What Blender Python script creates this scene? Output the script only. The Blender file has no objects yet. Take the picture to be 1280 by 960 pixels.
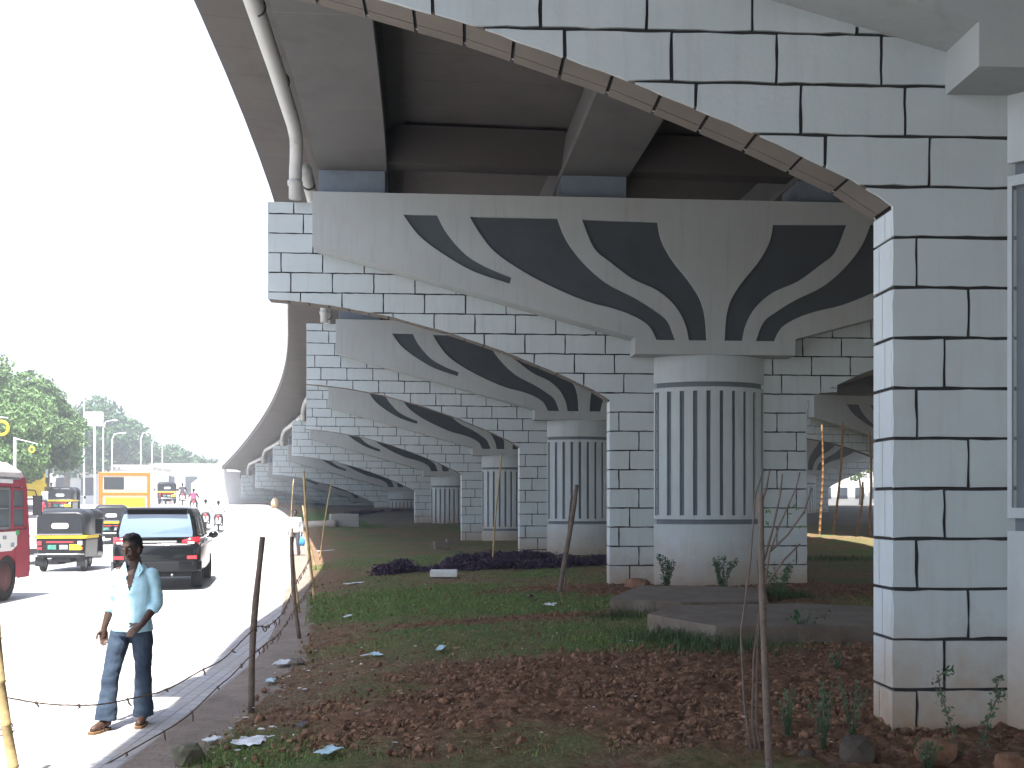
import bpy, bmesh, math, random
import numpy as np
from mathutils import Vector, Matrix, noise
from mathutils.geometry import tessellate_polygon
S = bpy.context.scene
C = S.collection
R = math.radians
PI = math.pi
random.seed(7)
# ------------------------------------------------------------------ camera, light, exposure
CAMH, FPX = 1.95, 1244.0
cd = bpy.data.cameras.new("camera"); cam = bpy.data.objects.new("camera", cd); C.objects.link(cam)
cam.location = (0, 0, CAMH); cam.rotation_euler = (R(90), 0, 0)
cd.sensor_width = 36; cd.lens = 36*FPX/1280; cd.shift_y = 150/1280
cd.clip_start = 0.05; cd.clip_end = 6000
S.camera = cam
SUN_EL, SUN_AZ = 67, 175      # azimuth: degrees left of +Y
w = bpy.data.worlds.new("World"); S.world = w; w.use_nodes = True
nt = w.node_tree; nt.nodes.clear()
sky = nt.nodes.new('ShaderNodeTexSky'); sky.sky_type = 'NISHITA'; sky.sun_disc = False
sky.sun_elevation = R(SUN_EL); sky.sun_rotation = R(-SUN_AZ)
sky.air_density = 1.0; sky.dust_density = 1.5; sky.ozone_density = 1.0
bg = nt.nodes.new('ShaderNodeBackground'); bg.inputs['Strength'].default_value = 0.10
out = nt.nodes.new('ShaderNodeOutputWorld')
nt.links.new(sky.outputs[0], bg.inputs[0]); nt.links.new(bg.outputs[0], out.inputs[0])
sd = bpy.data.lights.new("sun", 'SUN'); sd.energy = 5.0; sd.angle = R(0.5); sd.color = (1.0, 0.97, 0.93)
sun = bpy.data.objects.new("sun", sd); C.objects.link(sun); sun.location = (-20, 40, 60)
sv = Vector((-math.sin(R(SUN_AZ))*math.cos(R(SUN_EL)), math.cos(R(SUN_AZ))*math.cos(R(SUN_EL)), math.sin(R(SUN_EL))))
sun.rotation_euler = sv.to_track_quat('Z', 'Y').to_euler()
S.view_settings.view_transform = 'Standard'; S.view_settings.look = 'None'
S.view_settings.gamma = 1; S.view_settings.exposure = 2.3
S.view_settings.use_curve_mapping = False
HAZE = 0.0024

# ------------------------------------------------------------------ helpers
def link(o, parent=None):
    C.objects.link(o)
    if parent is not None: o.parent = parent
    return o
def tag(o, label=None, cat=None, group=None, kind=None):
    if label: o['label'] = label
    if cat: o['category'] = cat
    if group: o['group'] = group
    if kind: o['kind'] = kind
    return o
def empty(name, loc=(0,0,0), rz=0, label=None, cat=None, group=None):
    o = bpy.data.objects.new(name, None); C.objects.link(o); o.empty_display_size = .3
    o.location = loc; o.rotation_euler = (0, 0, rz)
    return tag(o, label, cat, group)
def copy_tree(o, parent=None):
    c = o.copy(); C.objects.link(c)
    if parent is not None: c.parent = parent
    for ch in list(o.children): copy_tree(ch, c)
    return c
class MB:
    """collects shapes into one mesh"""
    def __init__(s): s.v = []; s.f = []; s.uv = None; s.sm = []; s.mi = []; s.cm = 0
    def add(s, vs, fs, smooth=False):
        n = len(s.v); s.v += [tuple(p) for p in vs]
        for f in fs: s.f.append(tuple(i+n for i in f)); s.sm.append(smooth); s.mi.append(s.cm)
        return s
    def box(s, c, d, rz=0, rx=0, ry=0, taper=1.0):
        x, y, z = [q/2 for q in d]; t = taper
        p = [(-x,-y,-z),(x,-y,-z),(x,y,-z),(-x,y,-z),(-x*t,-y*t,z),(x*t,-y*t,z),(x*t,y*t,z),(-x*t,y*t,z)]
        if rz or rx or ry:
            m = Matrix.Rotation(rz,3,'Z') @ Matrix.Rotation(ry,3,'Y') @ Matrix.Rotation(rx,3,'X')
            p = [m @ Vector(q) for q in p]
        p = [(q[0]+c[0], q[1]+c[1], q[2]+c[2]) for q in p]
        return s.add(p, [(0,3,2,1),(4,5,6,7),(0,1,5,4),(1,2,6,5),(2,3,7,6),(3,0,4,7)])
    def tube(s, pts, r, n=8, cap=True, smooth=True, closed=False):
        pts = [Vector(p) for p in pts]
        rs = r if isinstance(r, (list, tuple)) else [r]*len(pts)
        vs = []; up = None
        for i, p in enumerate(pts):
            if closed: t = pts[(i+1) % len(pts)]-pts[i-1]
            else: t = pts[min(i+1, len(pts)-1)]-pts[max(i-1, 0)]
            if t.length < 1e-9: t = Vector((0,0,1))
            t.normalize()
            if up is None: up = Vector((0,0,1)) if abs(t.z) < .9 else Vector((1,0,0))
            a = t.cross(up)
            if a.length < 1e-4: a = t.cross(Vector((0,1,0)))
            a.normalize(); b = a.cross(t); b.normalize(); up = b
            rr = rs[i]; ra, rb = rr if isinstance(rr, tuple) else (rr, rr)
            for k in range(n):
                q = 2*PI*k/n
                vs.append(p + a*math.cos(q)*ra + b*math.sin(q)*rb)
        fs = []
        m = len(pts)
        for i in range(m if closed else m-1):
            j = (i+1) % m
            for k in range(n):
                fs.append((i*n+k, i*n+(k+1)%n, j*n+(k+1)%n, j*n+k))
        if cap and not closed:
            fs.append(tuple(range(n))[::-1]); fs.append(tuple((m-1)*n+k for k in range(n)))
        return s.add(vs, fs, smooth)
    def ball(s, c, r, n=12, m=8):
        r = r if isinstance(r, (list, tuple)) else (r, r, r)
        vs = [(c[0], c[1], c[2]+r[2])]
        for i in range(1, m):
            t = PI*i/m
            for k in range(n):
                q = 2*PI*k/n
                vs.append((c[0]+r[0]*math.sin(t)*math.cos(q), c[1]+r[1]*math.sin(t)*math.sin(q), c[2]+r[2]*math.cos(t)))
        vs.append((c[0], c[1], c[2]-r[2]))
        fs = [(0, 1+k, 1+(k+1)%n) for k in range(n)]
        for i in range(m-2):
            for k in range(n): fs.append((1+i*n+k, 1+(i+1)*n+k, 1+(i+1)*n+(k+1)%n, 1+i*n+(k+1)%n))
        L = len(vs)-1; b = 1+(m-2)*n
        fs += [(b+k, L, b+(k+1)%n) for k in range(n)]
        return s.add(vs, fs, True)
    def prism(s, poly, y0, y1, axis='y'):
        """poly in (a,b) extruded along the axis"""
        n = len(poly)
        def P(a, b, c): return (a, c, b) if axis == 'y' else ((a, b, c) if axis == 'z' else (c, a, b))
        vs = [P(a, b, y0) for a, b in poly]+[P(a, b, y1) for a, b in poly]
        tr = tessellate_polygon([[Vector((a, b, 0)) for a, b in poly]])
        fs = [tuple(t) for t in tr]+[tuple(i+n for i in t)[::-1] for t in tr]
        fs += [(i, (i+1)%n, (i+1)%n+n, i+n) for i in range(n)]
        return s.add(vs, fs)
    def loft(s, rings, smooth=True, cap=True, close=True):
        n = len(rings[0]); vs = [p for r in rings for p in r]; fs = []
        for i in range(len(rings)-1):
            for k in range(n if close else n-1):
                fs.append((i*n+k, i*n+(k+1)%n, (i+1)*n+(k+1)%n, (i+1)*n+k))
        if cap:
            fs.append(tuple(range(n))[::-1]); fs.append(tuple((len(rings)-1)*n+k for k in range(n)))
        return s.add(vs, fs, smooth)
    def build(s, name, m, parent=None, bevel=0, fix=True, mw=None, autos=None):
        me = bpy.data.meshes.new(name)
        me.from_pydata(s.v, [], s.f)
        ms = m if isinstance(m, (list, tuple)) else [m]
        for q in ms: me.materials.append(q)
        me.polygons.foreach_set('use_smooth', s.sm); me.polygons.foreach_set('material_index', s.mi)
        if fix:
            bm = bmesh.new(); bm.from_mesh(me); bmesh.ops.recalc_face_normals(bm, faces=bm.faces[:]); bm.to_mesh(me); bm.free()
        me.update()
        o = bpy.data.objects.new(name, me); link(o, parent)
        if bevel:
            b = o.modifiers.new('b', 'BEVEL'); b.width = bevel; b.segments = 2; b.limit_method = 'ANGLE'; b.angle_limit = R(40)
        if autos:
            pass
        return o
def nmesh(name, V, F, m, parent=None, nper=4, smooth=False):
    """fast mesh from numpy verts (N,3), faces (M,nper)"""
    me = bpy.data.meshes.new(name)
    V = np.asarray(V, dtype=np.float32); F = np.asarray(F, dtype=np.int32)
    me.vertices.add(len(V)); me.vertices.foreach_set('co', V.ravel())
    me.loops.add(F.size); me.loops.foreach_set('vertex_index', F.ravel())
    me.polygons.add(len(F)); me.polygons.foreach_set('loop_start', np.arange(0, F.size, nper, dtype=np.int32))
    me.polygons.foreach_set('loop_total', np.full(len(F), nper, dtype=np.int32))
    me.polygons.foreach_set('use_smooth', np.full(len(F), smooth))
    for q in (m if isinstance(m, (list, tuple)) else [m]): me.materials.append(q)
    me.update(calc_edges=True); me.validate()
    o = bpy.data.objects.new(name, me); link(o, parent); return o

# ------------------------------------------------------------------ materials
MATS = {}
def mat(name, col, rough=.8, var=.15, scale=3.0, bump=0.0, bscale=40.0, metal=0.0, col2=None, spec=.3, coord='Object', detail=6, stain=None, emit=None, trans=0, alpha=1):
    if name in MATS: return MATS[name]
    m = bpy.data.materials.new(name); m.use_nodes = True; MATS[name] = m
    t = m.node_tree; N = t.nodes; L = t.links; b = N['Principled BSDF']
    b.inputs['Roughness'].default_value = rough; b.inputs['Metallic'].default_value = metal
    b.inputs['Specular IOR Level'].default_value = spec
    tc = N.new('ShaderNodeTexCoord')
    if trans: b.inputs['Transmission Weight'].default_value = trans
    nz = N.new('ShaderNodeTexNoise'); nz.inputs['Scale'].default_value = scale; nz.inputs['Detail'].default_value = detail
    nz.inputs['Roughness'].default_value = .62
    L.new(tc.outputs[coord], nz.inputs['Vector'])
    rp = N.new('ShaderNodeValToRGB'); rp.color_ramp.elements[0].position = .3; rp.color_ramp.elements[1].position = .7
    c = Vector(col[:3]); c2 = Vector(col2) if col2 else c*(1+var)
    c1 = c if col2 else c*(1-var)
    rp.color_ramp.elements[0].color = (*c1, 1); rp.color_ramp.elements[1].color = (*c2, 1)
    L.new(nz.outputs['Fac'], rp.inputs[0])
    last = rp.outputs[0]
    if stain:
        for (scol, sscale, lo, hi, amt) in stain:
            n2 = N.new('ShaderNodeTexNoise'); n2.inputs['Scale'].default_value = sscale; n2.inputs['Detail'].default_value = 8; n2.inputs['Roughness'].default_value = .7
            mp = N.new('ShaderNodeMapping')
            if sscale < 0: mp.inputs['Scale'].default_value = (1, 1, .07); n2.inputs['Scale'].default_value = -sscale
            mp.inputs['Location'].default_value = (sscale*3.1, 4, 7)
            L.new(tc.outputs[coord], mp.inputs[0]); L.new(mp.outputs[0], n2.inputs['Vector'])
            mr = N.new('ShaderNodeMapRange'); mr.inputs[1].default_value = lo; mr.inputs[2].default_value = hi; mr.inputs[4].default_value = amt
            L.new(n2.outputs['Fac'], mr.inputs[0])
            mx = N.new('ShaderNodeMixRGB'); L.new(mr.outputs[0], mx.inputs[0]); L.new(last, mx.inputs[1]); mx.inputs[2].default_value = (*scol, 1)
            last = mx.outputs[0]
    L.new(last, b.inputs['Base Color'])
    if bump:
        n3 = N.new('ShaderNodeTexNoise'); n3.inputs['Scale'].default_value = bscale; n3.inputs['Detail'].default_value = 5
        L.new(tc.outputs[coord], n3.inputs['Vector'])
        bp = N.new('ShaderNodeBump'); bp.inputs['Strength'].default_value = bump; bp.inputs['Distance'].default_value = .02
        L.new(n3.outputs['Fac'], bp.inputs['Height']); L.new(bp.outputs[0], b.inputs['Normal'])
    if emit:
        b.inputs['Emission Color'].default_value = (*emit[:3], 1); b.inputs['Emission Strength'].default_value = emit[3]
    m['out'] = 1
    return m
def splash(m, col=(.30,.175,.075), lo=.15, hi=1.15, amt=.8):
    """reddish soil splashed up on the foot of walls, by height above the local ground"""
    t = m.node_tree; N = t.nodes; L = t.links; b = N['Principled BSDF']
    src = b.inputs['Base Color'].links[0].from_socket
    g = N.new('ShaderNodeNewGeometry'); sp = N.new('ShaderNodeSeparateXYZ'); L.new(g.outputs['Position'], sp.inputs[0])
    mr = N.new('ShaderNodeMapRange'); mr.interpolation_type = 'SMOOTHSTEP'
    mr.inputs[1].default_value = 45; mr.inputs[2].default_value = 68; mr.inputs[4].default_value = 1.0
    L.new(sp.outputs[1], mr.inputs[0])
    sb = N.new('ShaderNodeMath'); sb.operation = 'SUBTRACT'; L.new(sp.outputs[2], sb.inputs[0]); L.new(mr.outputs[0], sb.inputs[1])
    nz = N.new('ShaderNodeTexNoise'); nz.inputs['Scale'].default_value = 3.5; nz.inputs['Detail'].default_value = 8; nz.inputs['Roughness'].default_value = .7
    L.new(g.outputs['Position'], nz.inputs['Vector'])
    ad = N.new('ShaderNodeMath'); ad.operation = 'MULTIPLY_ADD'; L.new(nz.outputs['Fac'], ad.inputs[0]); ad.inputs[1].default_value = 1.1; L.new(sb.outputs[0], ad.inputs[2])
    m2 = N.new('ShaderNodeMapRange'); m2.inputs[1].default_value = lo+.5; m2.inputs[2].default_value = hi+.5; m2.inputs[3].default_value = amt; m2.inputs[4].default_value = 0
    L.new(ad.outputs[0], m2.inputs[0])
    mx = N.new('ShaderNodeMixRGB'); L.new(m2.outputs[0], mx.inputs[0]); L.new(src, mx.inputs[1]); mx.inputs[2].default_value = (*col, 1)
    L.new(mx.outputs[0], b.inputs['Base Color'])
    return m

# ------------------------------------------------------------------ layout: centre line of the flyover, ground heights
DS = .5; S0 = -60.0
_pts = []
def _curv(s): return .0050 if s < 47 else max(.0006, .0050-(s-47)*.00019)
def _build():
    fx, fy, a = 5.0, 7.8, R(2.5); fw = [(0, fx, fy, a)]
    s = 0
    while s < 300:
        a += _curv(s)*DS; fx += -math.sin(a)*DS; fy += math.cos(a)*DS; s += DS; fw.append((s, fx, fy, a))
    fx, fy, a = 5.0, 7.8, R(2.5); bw = []; s = 0
    while s > S0:
        a -= .002*DS; fx -= -math.sin(a)*DS; fy -= math.cos(a)*DS; s -= DS; bw.append((s, fx, fy, a))
    return bw[::-1]+fw
CL = np.array(_build())
def cl(s): return tuple(np.interp(s, CL[:,0], CL[:,i]) for i in (1,2,3))
def at(s, off, z=0):
    x, y, a = cl(s); return Vector((x+off*math.cos(a), y+off*math.sin(a), z))
def sstep(a, b, x):
    t = np.clip((x-a)/(b-a), 0, 1); return t*t*(3-2*t)
def RZ(y): return 1.9*sstep(40, 75, y)
def so(x, y):
    """arc length and lateral offset of a ground point (vectorised)"""
    yy = np.array(y, dtype=float); s = np.interp(yy, CL[:,2], CL[:,0])
    for _ in range(4):
        cx = np.interp(s, CL[:,0], CL[:,1]); cy = np.interp(s, CL[:,0], CL[:,2]); a = np.interp(s, CL[:,0], CL[:,3])
        s = s + (-(x-cx)*np.sin(a) + (yy-cy)*np.cos(a))*.95
    cx = np.interp(s, CL[:,0], CL[:,1]); cy = np.interp(s, CL[:,0], CL[:,2]); a = np.interp(s, CL[:,0], CL[:,3])
    return s, (x-cx)*np.cos(a)+(yy-cy)*np.sin(a)
def VE(s): return np.interp(s, [-60, 5, 10, 15, 30, 45, 60, 300], [-7.5, -7.5, -7.9, -8.4, -9.1, -8.8, -8.2, -8.2])   # verge edge offset
TOPZ_S = [-60, 0, 12.6, 25.2, 37.8, 50.4, 63, 75.6, 88.2, 100.8, 150]
TOPZ = [8.2, 8.2, 8.0, 7.75, 7.2, 6.6, 5.9, 5.2, 4.6, 4.05, 2.2]
def top(s): return float(np.interp(s, TOPZ_S, TOPZ))
def vnoise(x, y, sc, seed=0):
    return np.array([noise.noise(Vector((a*sc+seed, b*sc-seed*.7, seed*1.3))) for a, b in zip(np.ravel(x), np.ravel(y))]).reshape(np.shape(x))
def PX(u, v, y): return Vector(((u-640)*y/FPX, y, CAMH+(630-v)*y/FPX))
def verge_z(x, y):
    s, o = so(x, y)
    e = VE(s)
    f = sstep(.5, 5, o-e)
    base = RZ(y)*(1-f)+1.0*sstep(45, 68, y)*f+.03+.17*sstep(0, 1.6, o-e)
    base = base + .10*sstep(3, 9, y)*sstep(1, 5, o-e) - .12*(1-sstep(6, 12, y))*sstep(3, 6, o-e)
    base = base + .42*np.exp(-((o-11.3)/1.5)**2)*sstep(30, 38, y)*(1-sstep(46, 60, y))
    return base
def gpix(u, v, h=.18):
    """ground point on the near verge seen at photo pixel (u, v)"""
    y = FPX*(CAMH-h)/(v-630); 
    for _ in range(6):
        x = (u-640)*y/FPX; z = float(verge_z(x, y)); y = FPX*(CAMH-z)/(v-630)
    x = (u-640)*y/FPX
    return Vector((x, y, float(verge_z(x, y))))
def rpix(u, v):
    y = FPX*CAMH/(v-630)
    for _ in range(8): y = FPX*(CAMH-float(RZ(y)))/(v-630)
    return Vector(((u-640)*y/FPX, y, float(RZ(y))))
# ------------------------------------------------------------------ setting: ground, road, pavement, verge
M_ground = mat('dusty_ground', (.14,.12,.09), .95, .2, .4, .3, 6)
M_road = mat('worn_road', (.34,.335,.33), .9, .08, .6, .25, 60, stain=[((.2,.19,.18), 1.3, .55, .75, .35)])
M_dirt = mat('dirt_strip', (.20,.16,.13), .95, .25, 2.5, .6, 30, stain=[((.3,.27,.24), 12, .55, .7, .6)])
def grid_strip(name, ys, xf, nx, zf, m, uvf=None):
    V = []; 
    for y in ys:
        x0, x1 = xf(y)
        for i in range(nx+1):
            x = x0+(x1-x0)*i/nx; V.append((x, y, zf(x, y)))
    n = nx+1
    F = [(j*n+i, j*n+i+1, (j+1)*n+i+1, (j+1)*n+i) for j in range(len(ys)-1) for i in range(nx)]
    return nmesh(name, V, F, m, smooth=True)
ys = [-3000,-800,-200,-60]+list(range(-40, 40, 10))+list(np.arange(40, 80, 2))+[100,160,250,400,700,1200,2500,5000]
g = grid_strip('ground', ys, lambda y: (-4000, 4000), 2, lambda x, y: float(RZ(y))-.06, M_ground); tag(g, kind='structure')
def strip_s(name, ss, o0, o1, nx, zf, m):
    """sheet along the flyover line between two lateral offsets"""
    V = []; uv = []
    for s in ss:
        a = o0(s); b = o1(s)
        for i in range(nx+1):
            o = a+(b-a)*i/nx; p = at(s, o); V.append((p.x, p.y, zf(p.x, p.y, i/nx))); uv.append((s, o))
    n = nx+1
    F = np.array([(j*n+i, j*n+i+1, (j+1)*n+i+1, (j+1)*n+i) for j in range(len(ss)-1) for i in range(nx)])
    o = nmesh(name, V, F, m, smooth=True)
    me = o.data; ul = me.uv_layers.new(name='st'); uva = np.array(uv)[F.ravel()]
    ul.data.foreach_set('uv', uva.astype(np.float32).ravel())
    return o
SS = list(np.arange(-58, 100, 1.0))+list(np.arange(100, 298, 6.0))
PAVW = 1.5
ro = strip_s('road', SS, lambda s: -36, lambda s: float(VE(s))-.4-PAVW, 6, lambda x, y, t: float(RZ(y))-.01, M_road); tag(ro, kind='structure')
# interlocking paver strip
def paver_mat():
    m = bpy.data.materials.new('pavers'); m.use_nodes = True; t = m.node_tree; N = t.nodes; L = t.links; b = N['Principled BSDF']
    uv = N.new('ShaderNodeUVMap'); uv.uv_map = 'st'
    br = N.new('ShaderNodeTexBrick'); br.inputs['Scale'].default_value = 1; br.inputs['Brick Width'].default_value = .22; br.inputs['Row Height'].default_value = .13
    br.inputs['Mortar Size'].default_value = .008; br.inputs['Color1'].default_value = (.40,.39,.39,1); br.inputs['Color2'].default_value = (.34,.33,.34,1); br.inputs['Mortar'].default_value = (.20,.19,.18,1)
    L.new(uv.outputs[0], br.inputs['Vector'])
    nz = N.new('ShaderNodeTexNoise'); nz.inputs['Scale'].default_value = 2.2; nz.inputs['Detail'].default_value = 8
    tc = N.new('ShaderNodeTexCoord'); L.new(tc.outputs['Object'], nz.inputs['Vector'])
    mr = N.new('ShaderNodeMapRange'); mr.inputs[1].default_value = .45; mr.inputs[2].default_value = .7; mr.inputs[4].default_value = .75
    L.new(nz.outputs['Fac'], mr.inputs[0])
    mx = N.new('ShaderNodeMixRGB'); L.new(mr.outputs[0], mx.inputs[0]); L.new(br.outputs['Color'], mx.inputs[1]); mx.inputs[2].default_value = (.34,.30,.26,1)
    L.new(mx.outputs[0], b.inputs['Base Color']); b.inputs['Roughness'].default_value = .9
    bp = N.new('ShaderNodeBump'); bp.inputs['Strength'].default_value = .5; bp.inputs['Distance'].default_value = .01; bp.invert = True
    L.new(br.outputs['Fac'], bp.inputs['Height']); L.new(bp.outputs[0], b.inputs['Normal'])
    return m
M_pav = paver_mat()
pv = strip_s('pavement', SS, lambda s: float(VE(s))-.4-PAVW, lambda s: float(VE(s))-.4, 1, lambda x, y, t: float(RZ(y))+.0, M_pav); tag(pv, kind='structure')
ds_ = strip_s('dirt_strip', SS, lambda s: float(VE(s))-.4, lambda s: float(VE(s))+.6, 6, lambda x, y, t: float(RZ(y))+.015+.0*t, M_dirt); tag(ds_, kind='structure')

# verge terrain: fine sheet near the camera, coarse beyond
def zone(x, y):
    """grass amount 0..1, soil type (tilled) 0..1 on the verge, world coordinates"""
    n1 = vnoise(x, y, .55, 3.1); n2 = vnoise(x, y, 1.9, 8.2); n3 = vnoise(x, y, 5.0, 1.2)
    s, o = so(x, y)
    jit = n1*.9+n2*.35
    def blob(cx, cy, rx, ry, rot=0.0, k=.55):
        c, q = math.cos(rot), math.sin(rot)
        dx = x-cx; dy = y-cy
        u = (dx*c+dy*q)/rx; v = (-dx*q+dy*c)/ry
        return 1-sstep(1-k, 1+k*.6, np.sqrt(u*u+v*v)+jit*.35)
    green = np.zeros_like(x)
    green = np.maximum(green, blob(-1.5, 18.0, 6.0, 2.9, R(-5), .35))   # bright lawn band
    green = np.maximum(green, .75*blob(-2.3, 7.0, 1.6, 1.5, 0))         # bottom left
    green = np.maximum(green, .9*blob(1.9, 12.0, 1.7, 1.7, R(15)))      # by slabs
    green = np.maximum(green, .55*blob(-.3, 12.6, 2.6, 1.0, R(-5)))
    green = np.maximum(green, .5*blob(-2.8, 30, 5.5, 2.5, 0))
    green = np.maximum(green, .8*blob(-12, 58, 7, 5, 0))
    green = np.maximum(green, .45*blob(6, 15.2, 4, 1.6, 0))
    base = np.clip(.42+n1*.5+n2*.35, 0, 1)*sstep(.1, 1.5, o-VE(s))
    green = np.maximum(green, base)
    till = blob(1.9, 9.3, 3.7, 2.15, R(18), .4)
    till = np.maximum(till, blob(4.5, 9, 3, 3.0, 0, .4))
    till = np.maximum(till, .9*(1-sstep(.18, .42, np.abs((y-14.7)-(x-.2)*.30+n2*.15)))*sstep(-2.6, -1.2, x)*(1-sstep(2.5, 3.6, x)))
    till = np.maximum(till, .85*blob(3.0, 7.2, 2.3, 1.1, 0, .4))
    till = np.maximum(till, blob(5.5, 19, 6, 2.2, 0, .4))
    green = green*(1-.93*till)
    return np.clip(green, 0, 1), np.clip(till, 0, 1), n2, n3
def terrain(name, s0, s1, ds, o0f, o1, do, amp):
    ss = np.arange(s0, s1+1e-6, ds); k = int(round((o1-(-8))/do))
    P = []
    for s in ss:
        x, y, a = cl(s); e = float(o0f(s)); os_ = np.linspace(e, o1, k+1)
        P.append(np.stack([x+os_*math.cos(a), y+os_*math.sin(a)], 1))
    P = np.array(P); x = P[:,:,0]; y = P[:,:,1]
    gr, ti, n2, n3 = zone(x, y)
    z = verge_z(x, y)
    edge = np.linspace(0, 1, k+1)[None,:]; er = np.clip(edge*k*do/.5, 0, 1)
    z = z + er*(n2*.035+n3*.02)
    if amp:
        n4 = vnoise(x, y, 11, 5.5); n5 = vnoise(x, y, 24, 9.5)
        z = z + er*amp*(.25+ti)*(n4*.05+np.abs(n5)*.045)+er*.008*n5
    z = z - .03*(1-er)
    V = np.stack([x, y, z], 2).reshape(-1, 3); n = k+1; m_ = len(ss)
    j, i = np.meshgrid(np.arange(m_-1), np.arange(k), indexing='ij')
    F = np.stack([j*n+i, j*n+i+1, (j+1)*n+i+1, (j+1)*n+i], 2).reshape(-1, 4)
    o = nmesh(name, V, F, M_verge, smooth=True)
    for nm, arr in (('grassy', gr), ('tilled', ti)):
        at_ = o.data.attributes.new(nm, 'FLOAT', 'POINT'); at_.data.foreach_set('value', arr.astype(np.float32).ravel())
    tag(o, kind='structure'); return o
def verge_mat():
    m = bpy.data.materials.new('verge_soil'); m.use_nodes = True; t = m.node_tree; N = t.nodes; L = t.links; b = N['Principled BSDF']
    b.inputs['Roughness'].default_value = .95; b.inputs['Specular IOR Level'].default_value = .15
    tc = N.new('ShaderNodeTexCoord')
    def nz(sc, d=8, r=.65):
        n = N.new('ShaderNodeTexNoise'); n.inputs['Scale'].default_value = sc; n.inputs['Detail'].default_value = d; n.inputs['Roughness'].default_value = r
        L.new(tc.outputs['Object'], n.inputs['Vector']); return n.outputs['Fac']
    def ramp(f, cs):
        r = N.new('ShaderNodeValToRGB'); L.new(f, r.inputs[0]); e = r.color_ramp.elements
        e[0].position, e[0].color = cs[0][0], (*cs[0][1], 1); e[1].position, e[1].color = cs[-1][0], (*cs[-1][1], 1)
        for p, c in cs[1:-1]:
            q = e.new(p); q.color = (*c, 1)
        return r.outputs[0]
    soil = ramp(nz(9), [(.3,(.07,.036,.021)),(.5,(.17,.09,.052)),(.62,(.26,.145,.085)),(.75,(.36,.23,.15))])
    litter = ramp(nz(35), [(.35,(.08,.055,.032)),(.5,(.17,.125,.075)),(.68,(.34,.26,.16))])
    grass = ramp(nz(28), [(.3,(.045,.07,.02)),(.5,(.09,.135,.04)),(.7,(.17,.22,.07))])
    def attr(n):
        a = N.new('ShaderNodeAttribute'); a.attribute_name = n; return a.outputs['Fac']
    def mix(f, a, c):
        x = N.new('ShaderNodeMixRGB'); L.new(f, x.inputs[0]); L.new(a, x.inputs[1]); L.new(c, x.inputs[2]); return x.outputs[0]
    def mth(op, a, c):
        x = N.new('ShaderNodeMath'); x.operation = op
        for i, q in enumerate((a, c)):
            if isinstance(q, (int, float)): x.inputs[i].default_value = q
            else: L.new(q, x.inputs[i])
        return x.outputs[0]
    lf = N.new('ShaderNodeMapRange'); lf.inputs[1].default_value = .42; lf.inputs[2].default_value = .58; L.new(nz(3.5), lf.inputs[0])
    lt = mth('MULTIPLY', lf.outputs[0], mth('SUBTRACT', 1.0, attr('tilled')))
    c = mix(lt, soil, litter)
    gf = N.new('ShaderNodeMapRange'); gf.inputs[1].default_value = .35; gf.inputs[2].default_value = .75
    L.new(mth('ADD', mth('MULTIPLY', attr('grassy'), .75), mth('MULTIPLY', nz(14), .4)), gf.inputs[0])
    c = mix(gf.outputs[0], c, grass)
    pf = N.new('ShaderNodeMapRange'); pf.inputs[1].default_value = .66; pf.inputs[2].default_value = .70; L.new(nz(22, 3), pf.inputs[0])
    pc = N.new('ShaderNodeMixRGB'); L.new(mth('MULTIPLY', pf.outputs[0], .55), pc.inputs[0]); L.new(c, pc.inputs[1]); pc.inputs[2].default_value = (.25,.2,.15,1)
    L.new(pc.outputs[0], b.inputs['Base Color'])
    bp = N.new('ShaderNodeBump'); bp.inputs['Strength'].default_value = 1; bp.inputs['Distance'].default_value = .05
    L.new(nz(30, 10, .7), bp.inputs['Height']); L.new(bp.outputs[0], b.inputs['Normal'])
    return m
M_verge = verge_mat()
terrain('verge', -5, 12.0, .06, lambda s: VE(s), 8.0, .07, 1)
terrain('verge_far', 12.0, 110, .35, lambda s: VE(s), 34.0, .4, 0)
terrain('verge_side', -12, 12.0, .5, lambda s: 8.0, 34.0, .5, 0)

# ------------------------------------------------------------------ flyover piers
M_brick = splash(mat('painted_block', (.43,.475,.485), .75, .05, 1.3, .12, 25, stain=[((.30,.29,.28), -9, .52, .75, .35), ((.42,.40,.38), 2.0, .54, .78, .35), ((.30,.27,.25), 9, .64, .78, .35), ((.25,.23,.2), 28, .66, .74, .35)]))
M_sof = mat('soffit_facing', (.14,.124,.108), .85, .12, 2, .15, 25)  # soffit blocks only: darker and browner than the block fronts
M_mort = mat('dark_joint', (.030,.029,.030), .9, .2, 4, .2, 40)
M_fan = mat('painted_concrete', (.37,.39,.39), .75, .06, .8, .12, 22, stain=[((.20,.19,.18), -7, .52, .75, .4), ((.36,.33,.30), 1.1, .5, .75, .45), ((.25,.22,.2), 5, .64, .8, .35)])
M_petal = mat('charcoal_paint', (.062,.071,.078), .6, .12, 2, .1, 30, stain=[((.11,.11,.11), 3, .6, .8, .5)])
M_col = splash(mat('column_paint', (.42,.46,.475), .7, .06, 1.2, .12, 25, stain=[((.28,.27,.26), -8, .5, .75, .4), ((.42,.38,.35), 2.6, .56, .8, .35)]), hi=1.35, amt=.75)
M_groove = mat('slate_paint', (.13,.15,.17), .7, .1, 3, .1, 30)
SOF = [(-8.9,-1.97),(-8.3,-2.02),(-7.63,-2.09),(-6.48,-2.29),(-5.31,-2.60),(-4.19,-2.97),(-3.18,-3.37),(-2.36,-3.74),(-2.05,-3.94)]
BOT = -8.6; HT = .2
PROF = [(-8.9, -.05)]+SOF+[(-2.05, BOT), (2.05, BOT)]+[(-x, z) for x, z in SOF[::-1]]+[(8.9, -.05)]
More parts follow.
